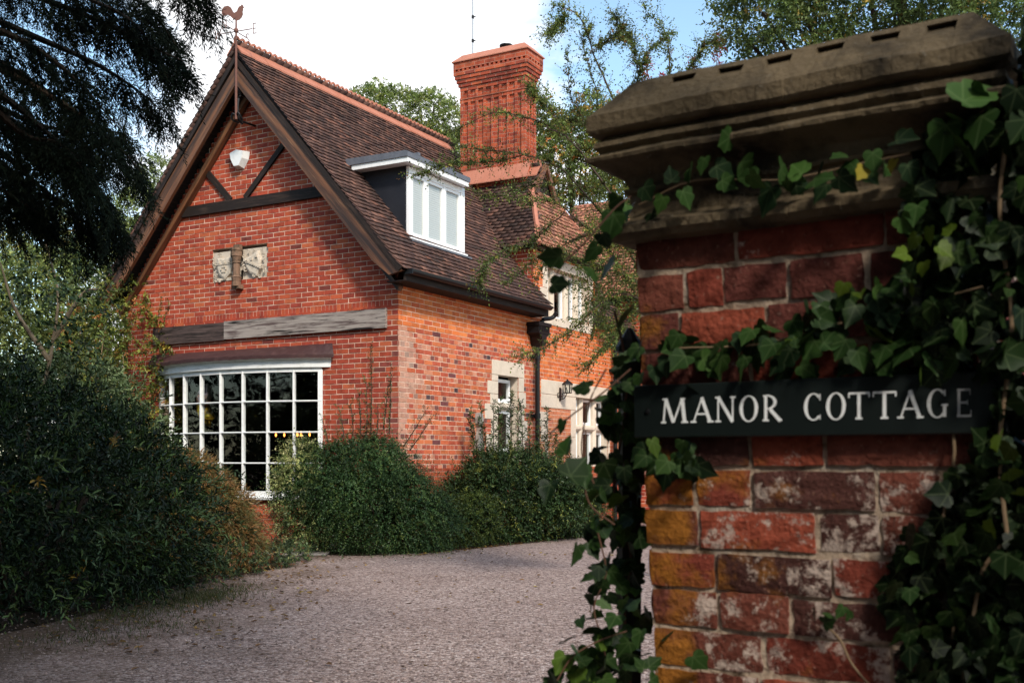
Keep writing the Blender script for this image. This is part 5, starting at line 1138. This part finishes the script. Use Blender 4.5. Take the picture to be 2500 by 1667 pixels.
# holly
o = plant('holly_tree', (-5.6, 11.4, 0), 'holly tree with dark glossy leaves at the left edge above the shrubs', 'tree')
g = rnd(61); ell = [E(40,640,11.2,.75,.7,.62), E(150,700,11.3,.55,.5,.42), E(30,780,11.0,.8,.7,.5), E(110,560,11.5,.5,.5,.28), E(-80,680,11.2,.9,.8,.9), E(60,850,11,.7,.6,.5)]
PHO = [(4, (.022,.042,.016)), (2, (.045,.07,.024)), (1, (.09,.12,.035)), (.5, (.16,.17,.04))]
pr = [shell(g, ell, 520, .22, 8, .062, .036, PHO, tpl=LEAF6, ang=55, lo=.5)]
V, Fa, C = rel(pr, o); mesh_np('crown', V, Fa, C, M_gloss, o)
tw = [[(-5.6,11.4,0), W(90,1000,11.4), W(130,830,11.4), W(140,700,11.4), W(100,560,11.4)], [W(130,830,11.4), W(200,720,11.35), W(240,705,11.3)], [W(120,880,11.4), W(40,760,11.3), W(0,640,11.2)]]
stems(o, tw, .028, .008, M_barkp, 'trunk', 8, 14)

# ---- conifer overhead: trunk out of frame left, drooping limbs
o = plant('cypress', (-6.2, 5.6, 0), 'dark drooping conifer branches hanging across the top left corner', 'tree')
INV = np.array(o.location); g = rnd(62)
PCN = [(4, (.010,.017,.011)), (3, (.014,.022,.013)), (1, (.020,.027,.014))]
limbs = []
TR = lambda z: np.array([-6.2, 5.6, z])
for q, dl in (([(-260,-160),(60,-20),(260,60),(380,120),(448,150)], 7.0), ([(-260,-60),(60,80),(220,150),(320,210),(392,268)], 7.2), ([(-260,40),(40,190),(180,270),(290,360),(345,420)], 7.0), ([(-260,120),(20,290),(150,400),(240,480),(298,570)], 6.9),
              ([(-260,200),(0,370),(90,450),(180,520),(230,560)], 7.1), ([(-260,-240),(150,-180),(350,-120),(450,-50),(500,0)], 6.6), ([(-260,-200),(0,-60),(160,20),(300,30),(400,80)], 7.6), ([(-260,0),(-20,140),(110,220),(210,300),(310,330)], 7.8),
              ([(-260,260),(-60,420),(30,480),(110,530)], 6.8), ([(-300,80),(-60,230),(60,330),(140,350),(200,410)], 6.4), ([(-300,-40),(-40,60),(90,120),(190,200),(280,300)], 6.3), ([(-260,-260),(100,-120),(250,-40),(360,20),(430,110)], 7.4), ([(-260,150),(-80,330),(20,410),(60,470)], 7.5),
              ([(-260,60),(0,230),(110,320),(200,400),(270,500)], 6.6), ([(-260,100),(-40,240),(80,300),(180,330),(250,400)], 7.4), ([(-200,-200),(60,-80),(200,-10),(330,60),(410,190)], 6.9)):
    limbs.append(curve([W(x, y, dl) for x, y in q], 30))
pr = []; tw_b, tw_d, tw_l = [], [], []
for L_ in limbs:
    T_ = unit(np.gradient(L_, axis=0)); n_ = len(L_)
    for i in range(2, n_):
        fr_ = i/n_
        for r_ in range(3):
            d = T_[i]*.75 + g.normal(0, .38, 3) + np.array([0,0,-.55]); d = unit(d); ln = g.uniform(.12, .42)*(1.05 - .5*fr_)
            b_ = L_[i] + g.normal(0, .03, 3)
            for s in np.linspace(.05, 1, 9): tw_b.append(b_ + d*ln*s + np.array([0,0,-.35*ln*s*s])); dd = d + g.normal(0, .55, 3); dd[2] -= .45; tw_d.append(dd); tw_l.append(.11*(1.2-.5*s))
tw_b, tw_d, tw_l = np.array(tw_b), np.array(tw_d), np.array(tw_l)
pr.append(sprays(g, tw_b, tw_d, tw_l*g.uniform(.6,1.3,len(tw_l)), 12, .036, .0075, ang=34, droop=.3, pal=PCN, tpl=NEED, up=.1))
# unseen rest of the crown, widened over the camera to shade the foreground
n_ = 24000; q = np.stack([g.uniform(-11, .6, n_), g.uniform(-9, 6.0, n_), g.uniform(.4, 10, n_)], 1)
rad = np.hypot(q[:, 0]+6.2, q[:, 1]-3.0); keep = (rad < 9.5*np.clip(1.1 - q[:, 2]/13, .2, 1)) & ((q[:, 1] < -.3) & (q[:, 2] > 2.6) | (q[:, 2] > 2.1 + .47*np.maximum(q[:, 1], 0)) | (q[:, 0] < -1.3 - .60*np.maximum(q[:, 1], 0)))
q = q[keep]; d = g.normal(0, .5, q.shape); d[:, 2] -= .5
pr.append(sprays(g, q, d, .5, 7, .26, .085, ang=35, droop=.3, pal=PCN, tpl=NEED, up=.1))
V, Fa, C = rel(pr, o); mesh_np('foliage', V, Fa, C, M_needle, o)
mb = MB(); mb.tube(curve([TR(0), TR(3)+np.array([.05,0,0]), TR(7), TR(11)], 12) - INV, np.linspace(.38, .10, len(curve([TR(0), TR(3), TR(7), TR(11)], 12))), 10); mb.build('trunk', M_bark, o)
mb = MB()
for L_ in limbs: mb.tube(np.vstack([[L_[0]*.3 + TR(L_[0][2]+.5)*.7], L_]) - INV, np.linspace(.03, .004, len(L_)+1), 5)
mb.build('limbs', M_bark, o)

# ---- background trees
def tree(name, label, foot, top, ells, n, L, nl, ll, lw, pal, seed, m=M_leaf, trunk_r=.18, group='trees behind the cottage', bark=M_bark, **k):
    o = plant(name, foot, label, 'tree', group); g = rnd(seed)
    V, Fa, C = rel([shell(g, ells, n, L, nl, ll, lw, pal, **k)], o); mesh_np('crown', V, Fa, C, m, o)
    ft = np.array(foot, float); ps = [[ft, ft*.5 + np.array(top)*.5 + np.array([.15,0,0]), np.array(top)]]
    mb = MB(); c = curve(ps[0], 10); mb.tube(c - ft, np.linspace(trunk_r, trunk_r*.3, len(c)), 9)
    for e in ells[:14]:
        s = c[int(len(c)*.55)]; q = curve([s, (s + np.array(e[:3]))/2 + np.array([0,0,.2]), np.array(e[:3])], 8); mb.tube(q - ft, np.linspace(trunk_r*.4, trunk_r*.08, len(q)), 6)
    mb.build('trunk', bark, o); return o
PLG = [(3, (.19,.25,.075)), (3, (.24,.29,.085)), (2, (.14,.19,.06)), (1, (.30,.31,.10))]
PYL = [(3, (.27,.28,.08)), (2, (.34,.31,.09)), (2, (.18,.22,.07)), (1, (.38,.25,.07))]
tree('ash_tree', 'pale green feathery tree beside the left roof edge', (*W(330,HY,27)[:2], 0), W(330,560,27), [E(385,440,27,.45,.5,.5), E(350,520,27,.75,.7,.7), E(310,610,27,.9,.8,.8), E(255,690,27,1.0,.9,.8), E(330,700,27,1.0,.9,.9), E(180,720,27,1.1,.9,.9), E(90,700,27,1.1,.9,1.0), E(20,760,27,1.2,1,1.2), E(240,620,27,.6,.6,.5), E(390,600,27,.8,.8,.9), E(300,800,27,1.6,1,1.2), E(230,780,27,1.2,1,.9), E(280,900,27,1.6,1,1.2)], 5200, .35, 9, .10, .045, PLG, 71, lo=.45)
tree('birch_tree', 'thin yellowing tree at the far left with sky showing through', (*W(150,HY,30)[:2], 0), W(170,560,30), [E(180,560,30,.6,.6,.5), E(110,600,30,.7,.7,.5), E(160,680,30,.7,.7,.6), E(60,560,30,.7,.7,.6), E(90,760,30,1.2,.9,.9), E(180,780,30,1.1,.9,.8), E(0,640,30,1.0,.9,.9), E(60,860,30,1.8,1.2,1.2), E(-60,760,30,1.6,1.2,1.4), E(150,900,30,1.6,1.2,1.1), E(60,690,30,.8,.8,.7)], 3400, .35, 8, .10, .05, PYL, 72, lo=.4, bark=M_barkp, trunk_r=.13)
tree('willow_tree', 'yellow-green willow crown rising above the ridge left of the chimney', (*W(1000,HY,42)[:2], 0), W(1000,330,42), [E(905,255,42,.75,.8,.6), E(965,262,42,.85,.8,.75), E(1030,275,42,.9,.8,.75), E(1090,300,42,.8,.8,.8), E(890,320,42,.9,.8,.8), E(960,340,42,1.1,.9,.9), E(1040,360,42,1.2,.9,.9), E(1110,380,42,1.1,.9,.9), E(1000,430,42,2.2,1.5,1.5), E(1060,250,42,.4,.4,.35), E(925,225,42,.4,.4,.3)], 4200, .5, 10, .14, .05, PLG, 73, ang=35, droop=.7, lo=.5, trunk_r=.3)
tree('maple_tree', 'green and amber tree standing right of the chimney', (*W(1400,HY,33)[:2], 0), W(1390,380,33), [E(1325,300,33,.42,.5,.8), E(1350,370,33,.7,.7,.7), E(1420,330,33,.75,.7,.7), E(1390,420,33,1.0,.9,.8), E(1470,400,33,1.0,.9,1.0), E(1340,450,33,.8,.8,.9), E(1440,260,33,.35,.4,.4), E(1530,330,33,1.0,.9,1.1)], 2900, .35, 9, .11, .06, [(3, (.13,.18,.05)), (2, (.19,.23,.055)), (1.2, (.34,.21,.045)), (.5, (.38,.13,.035)), (1.5, (.09,.13,.045))], 74, lo=.45)
# tree above the pillar, near
tree('sycamore_tree', 'leafy green tree overhanging the top right behind the pillar cap', (*W(2250,HY,13)[:2], 0), W(2200,0,13), [E(1860,30,13,.55,.6,.40), E(1960,90,13,.5,.5,.34), E(2060,20,13,.6,.6,.4), E(2180,10,13,.6,.6,.4), E(2300,20,12.5,.6,.6,.45), E(2420,60,12,.6,.6,.5), E(2520,150,12,.6,.6,.6), E(1900,-80,13,.8,.7,.5), E(2100,-110,13,1.0,.8,.6), E(2350,-100,12.5,1.0,.8,.6), E(1800,70,13.3,.22,.3,.25), E(1880,130,13.2,.35,.4,.25), E(2000,150,13,.5,.5,.25), E(2480,330,11.5,.5,.5,.7), E(2560,500,11.5,.5,.5,.9)], 7600, .24, 9, .058, .026, [(3, (.075,.12,.036)), (3, (.105,.15,.042)), (2, (.14,.18,.05)), (.35, (.26,.18,.04))], 75, lo=.35, trunk_r=.2, group='trees behind the gate pillar')

# ---- hawthorn: thin arching branches in front of the house, from behind the pillar
o = plant('hawthorn', (*W(1660,HY,10.5)[:2], 0), 'wispy small-leaved tree with arching twigs between the pillar and the cottage', 'tree', 'trees behind the gate pillar'); INV = np.array(o.location); g = rnd(76)
LB = [([(1660,1000),(1620,700),(1560,440),(1500,270),(1440,130),(1395,30),(1345,12)], 10.5, .020), ([(1640,560),(1620,330),(1625,190),(1610,90),(1560,15)], 10.6, .013), ([(1640,800),(1560,580),(1420,360),(1350,310),(1270,288),(1210,286),(1120,330)], 10.2, .014), ([(1640,820),(1540,620),(1400,430),(1290,375),(1180,360),(1120,350)], 10.4, .013), ([(1290,375),(1190,395),(1090,405),(1020,425)], 10.4, .006),
      ([(1620,840),(1500,640),(1380,520),(1290,495),(1170,478)], 10.3, .012), ([(1380,520),(1300,590),(1200,640),(1180,690)], 10.2, .007), ([(1640,760),(1530,680),(1420,650),(1320,640),(1230,700)], 10.1, .009), ([(1620,760),(1520,720),(1450,760),(1390,820),(1320,860),(1270,880)], 10.0, .008), ([(1600,720),(1530,760),(1480,830),(1420,900)], 10.1, .008),
      ([(1600,600),(1500,420),(1440,330),(1400,250),(1390,150)], 10.7, .010), ([(1560,440),(1480,330),(1450,230),(1420,100),(1430,60)], 10.6, .008), ([(1620,260),(1680,170),(1720,120),(1760,110)], 10.6, .007), ([(1500,270),(1560,200),(1580,140),(1640,90)], 10.6, .007), ([(1420,360),(1330,240),(1300,200)], 10.3, .006), ([(1620,500),(1530,380),(1470,330),(1400,300),(1380,290)], 10.8, .009),
      ([(1640,640),(1560,520),(1450,450),(1330,440),(1260,460)], 10.5, .009), ([(1640,680),(1560,600),(1480,560),(1380,600),(1320,680)], 10.2, .009), ([(1440,130),(1500,90),(1530,100)], 10.5, .005), ([(1395,30),(1370,60),(1350,90)], 10.5, .004), ([(1560,180),(1540,90),(1500,30)], 10.6, .005)]
PHW = [(3, (.105,.145,.034)), (3, (.14,.18,.04)), (2, (.07,.105,.03)), (.7, (.22,.21,.04)), (.25, (.26,.12,.03))]
mb = MB(); pr = []
for q, d_, r_ in LB:
    q3 = curve([W(x, y, d_ + .12*math.sin(i*2.1)) for i, (x, y) in enumerate(q)], 34); q3 += np.cumsum(g.normal(0, .006, q3.shape), 0); mb.tube(q3 - INV, np.linspace(r_, .0025, len(q3)), 5)
    T_ = unit(np.gradient(q3, axis=0)); b_, dd, ll_ = [], [], []
    for i in range(4, len(q3)):
        for _ in range(7):
            k_ = g.uniform(.03, .22); v = T_[i]*.6 + g.normal(0, .6, 3); v[2] += .1; b_.append(q3[i]); dd.append(v); ll_.append(k_)
    b_, dd, ll_ = np.array(b_), np.array(dd), np.array(ll_); pr.append(sprays(g, b_, dd, ll_, 8, .024, .015, ang=58, droop=.1, pal=PHW))
    for k in range(0, len(b_), 2): e = unit(dd[k]); mb.tube([b_[k]-INV, b_[k]+e*ll_[k]*.9-INV], [.002, .001], 3)
mb.build('branches', M_twig, o)
ell = [E(1500,720,10.5,.26,.35,.42), E(1550,620,10.6,.30,.4,.5), E(1540,790,10.6,.28,.4,.4), E(1580,500,10.6,.25,.3,.5), E(1480,640,10.4,.2,.3,.25), E(1560,880,10.7,.2,.3,.3), E(1450,780,10.3,.18,.2,.2), E(1540,380,10.7,.2,.3,.3), E(1480,560,10.4,.2,.3,.2), E(1500,450,10.5,.2,.3,.2), E(1440,690,10.3,.16,.25,.14), E(1500,300,10.6,.16,.2,.16)]
pr.append(shell(g, ell, 2500, .16, 9, .024, .015, PHW, lo=.3, ang=58))
V, Fa, C = rel(pr, o); mesh_np('foliage', V, Fa, C, M_leaf, o)
# red sumac tips
o = plant('sumac', (*W(1640,HY,11.5)[:2], 0), 'red-leaved shrub tips poking above the pillar cap', 'shrub'); g = rnd(77); pr = []; pa = []
for x, y0, y1 in ((1577,300,150),(1752,260,90),(1690,280,150),(1620,300,190)):
    a, b_ = W(x, y0, 11.5), W(x+3, y1, 11.5); pa.append([np.array([*W(1640,HY,11.5)[:2], 0]), (a*.6 + b_*.1) + .3*np.array([*W(1640,HY,11.5)[:2], 1.0]), b_]); ts = np.linspace(.45, 1, 26)[:, None]
    pr.append(sprays(g, a + (b_-a)*ts, g.normal(0, .5, (26, 3)) + np.array([0,0,.6]), .07, 6, .05, .016, pal=[(3, (.34,.035,.030)), (2, (.40,.10,.04)), (1, (.2,.03,.03))]))
V, Fa, C = rel(pr, o); mesh_np('foliage', V, Fa, C, M_leaf, o); stems(o, pa, .012, .003, M_twig)

# ---- ground details
g = rnd(81)
# soil under the shrubs
def sheet(name, poly, z, m): me = bpy.data.meshes.new(name); me.from_pydata([(x, y, z) for x, y in poly], [], [tuple(range(len(poly)))]); me.materials.append(m); return tag(link(name, me), kind='structure')
sheet('soil_bed', [(-12,6.4),(-4.4,6.6),(-3.65,8.0),(-3.3,9.6),(-3.2,11.2),(-2.75,12.6),(-2.9,14.2),(-3.5,14.9),(-6,19.5),(-14,19.5)], .004, M_soil)
sheet('soil_bed', [(-2.9,14.62),(-2.0,14.35),(-1.1,14.9),(-.4,15.7),(.6,17.1),(1.6,18.6),(1.9,19.4),(.7,19.8),(-1.7,15.75)], .004, M_soil)
mb = MB(); mb.box((-3.35,14.30,0),(-2.45,14.72,.035)); o = mb.build('paving_slab', M_slab); tag(o, 'grey stone slab lying flat at the gravel edge before the bow window', 'paving slab'); o.modifiers.new('bevel','BEVEL').width = .01
# grass tuft patches
pts = []
for cx_, cy_, rx, ry, n_ in ((-2.85,10.0,.42,.85,2600), (-3.1,8.9,.5,.9,1300), (-3.0,7.6,.5,.5,300), (-2.6,8.2,.35,.3,200), (-2.75,12.9,.16,.3,160)):
    a = g.normal(0, .5, (n_, 2)); pts.append(np.stack([cx_ + a[:, 0]*rx, cy_ + a[:, 1]*ry, np.zeros(n_)], 1))
pts = np.vstack(pts); n_ = len(pts); d = g.normal(0, .45, (n_, 3)); d[:, 2] = 1
V, Fa, C = leaves(pts, d, g.normal(0, 1, (n_, 3)), g.uniform(.02, .06, n_), .006, palette(g, n_, [(3, (.055,.065,.020)), (2, (.080,.075,.022)), (1, (.035,.05,.016))]), NEED)
tag(mesh_np('grass', V, Fa, C, M_leaf), 'short mossy grass patches at the edge of the gravel', 'grass', kind='stuff')
# fallen leaves
a = []
for x0, x1, y0, y1, n_ in ((-3.9,-1.7,7.0,11.8,420), (-3.0,-2.2,11.5,14.2,90), (-1.9,1.4,14.3,14.9,40), (-2.4,1.5,6.5,15,110)):
    a.append(np.stack([g.uniform(x0, x1, n_), g.uniform(y0, y1, n_), np.full(n_, .012)], 1))
t_ = g.uniform(0, 1, 160); a.append(np.stack([-1.2 + 2.6*t_ + g.normal(0,.06,160), 14.75 + 3.9*t_ + g.normal(0,.08,160) - .25, np.full(160, .012)], 1))
a = np.vstack(a); n_ = len(a); d = g.normal(0, 1, (n_, 3)); d[:, 2] *= .15; nr = g.normal(0, .3, (n_, 3)); nr[:, 2] += 1
V, Fa, C = leaves(a, d, nr, g.uniform(.03, .065, n_), g.uniform(.018, .035, n_), palette(g, n_, [(3, (.17,.085,.03)), (2, (.26,.16,.05)), (2, (.10,.055,.03)), (.5, (.35,.27,.06))]), LEAF6)
tag(mesh_np('fallen_leaves', V, Fa, C, M_leaf), 'brown and yellow leaves scattered on the gravel', 'fallen leaves', kind='stuff')
# loose stones of the gravel, close to the camera
n_ = 9000; yy = 5.5 + 7*g.uniform(0, 1, n_)**1.5; p = np.stack([g.uniform(-.47, .25, n_)*yy, yy, np.full(n_, .003)], 1)
ico = np.array([(1,0,0),(-1,0,0),(0,1,0),(0,-1,0),(0,0,1),(0,0,-1)], float); tri = np.array([(0,2,4),(2,1,4),(1,3,4),(3,0,4)])
rr = g.uniform(.005, .012, (n_, 1, 1))*g.uniform(.7, 1.4, (n_, 6, 1)); an = g.uniform(0, 6.28, n_); ca_, sa_ = np.cos(an)[:, None], np.sin(an)[:, None]
iv = ico[None]*rr; iv[..., 2] *= .8; x_ = iv[..., 0]*ca_ - iv[..., 1]*sa_; y_ = iv[..., 0]*sa_ + iv[..., 1]*ca_; V = p[:, None] + np.stack([x_, y_, iv[..., 2]], -1)
Fa = (np.arange(n_)[:, None, None]*6 + tri[None]).reshape(-1, 3)
tag(mesh_np('gravel_stones', V.reshape(-1, 3), Fa, np.repeat(palette(g, n_, [(3, (.22,.16,.14)), (1.5, (.30,.23,.205)), (2, (.14,.10,.09))]), 6, 0), mat('pebble', rough=.85, spec=.25, attr=True)), 'loose pinkish gravel stones on the drive', 'gravel', kind='stuff')
# weathered bench end by the far shrub
o = empty('wooden_bench', (1.12, 18.55, 0), TH); tag(o, 'small weathered wooden bench half hidden at the end of the border', 'bench')
mb = MB(); 
for k in range(3): mb.box((-.35,-.16+k*.11,.40),(.35,-.06+k*.11,.43))
mb.build('seat', M_woodg, o)
for x in (-.30, .26):
    mb = MB(); mb.box((x,-.14,0),(x+.05,-.09,.40)); mb.box((x,.10,0),(x+.05,.15,.40)); mb.box((x+.005,-.09,.33),(x+.045,.10,.39)); mb.build('leg_frame', M_woodg, o)
# unseen beech, added behind the camera to keep the sun off the gateway
tree('unseen_beech', 'unseen beech tree added behind the camera to shade the gateway', (4.6, -3.6, 0), (4.4, -3.2, 6.2), [(3.2,-1.8,4.6,1.9,1.9,1.2), (4.6,-3.4,5.6,2.4,2.4,1.6), (5.4,-.6,5.2,1.9,1.9,1.3), (3.6,-4.6,3.0,1.6,1.5,1.2), (5.6,-2.2,3.0,1.3,1.5,1.3)], 620, .5, 9, .16, .10, [(3, (.030,.055,.018)), (2, (.045,.07,.022))], 78, lo=.3, trunk_r=.28, group='trees behind the gate pillar')

# unseen hedges, added: one darkens bow-pane reflections, one blocks light behind the camera
def hedge(name, label, pts, r, h, n, pal, seed):
    o = plant(name, (*pts[0], 0), label, 'hedge'); g = rnd(seed); el = []
    c = curve([(*p, 0) for p in pts], int(2 + sum(math.dist(pts[i], pts[i+1]) for i in range(len(pts)-1))/(r*.9)))
    for p in c:
        for z in np.arange(h*.2, h, h*.3): el.append((p[0]+g.normal(0,.12), p[1]+g.normal(0,.12), z, r*g.uniform(.9,1.15), r*g.uniform(.9,1.15), h*.24*g.uniform(.9,1.2)))
    V, Fa, C = rel([shell(g, el, n, .45, 9, .15, .085, pal, lo=.3, inner=.5)], o); mesh_np('foliage', V, Fa, C, M_leaf, o)
    for p in c[::2]: stems(o, [[(p[0], p[1], 0), (p[0]+.1, p[1], h*.4), (p[0], p[1]+.1, h*.8)]], .09, .02, M_bark, 'trunk')
hedge('unseen_yew_hedge', 'tall dark unseen yew hedge added on the left for the bow window to mirror', [(-10.5, 4.0), (-13.0, 11.0), (-15.5, 19.0), (-17.0, 27.0)], 1.5, 7.0, 6500, [(3, (.014,.026,.013)), (2, (.02,.035,.016))], 90)
hedge('unseen_back_hedge', 'thick unseen hedge added behind the camera to block light from the pillar', [(-7.0, -4.5), (-2.0, -4.2), (3.0, -3.9), (8.0, -2.5)], 1.2, 3.6, 3800, [(3, (.02,.038,.014)), (2, (.03,.05,.018))], 92)
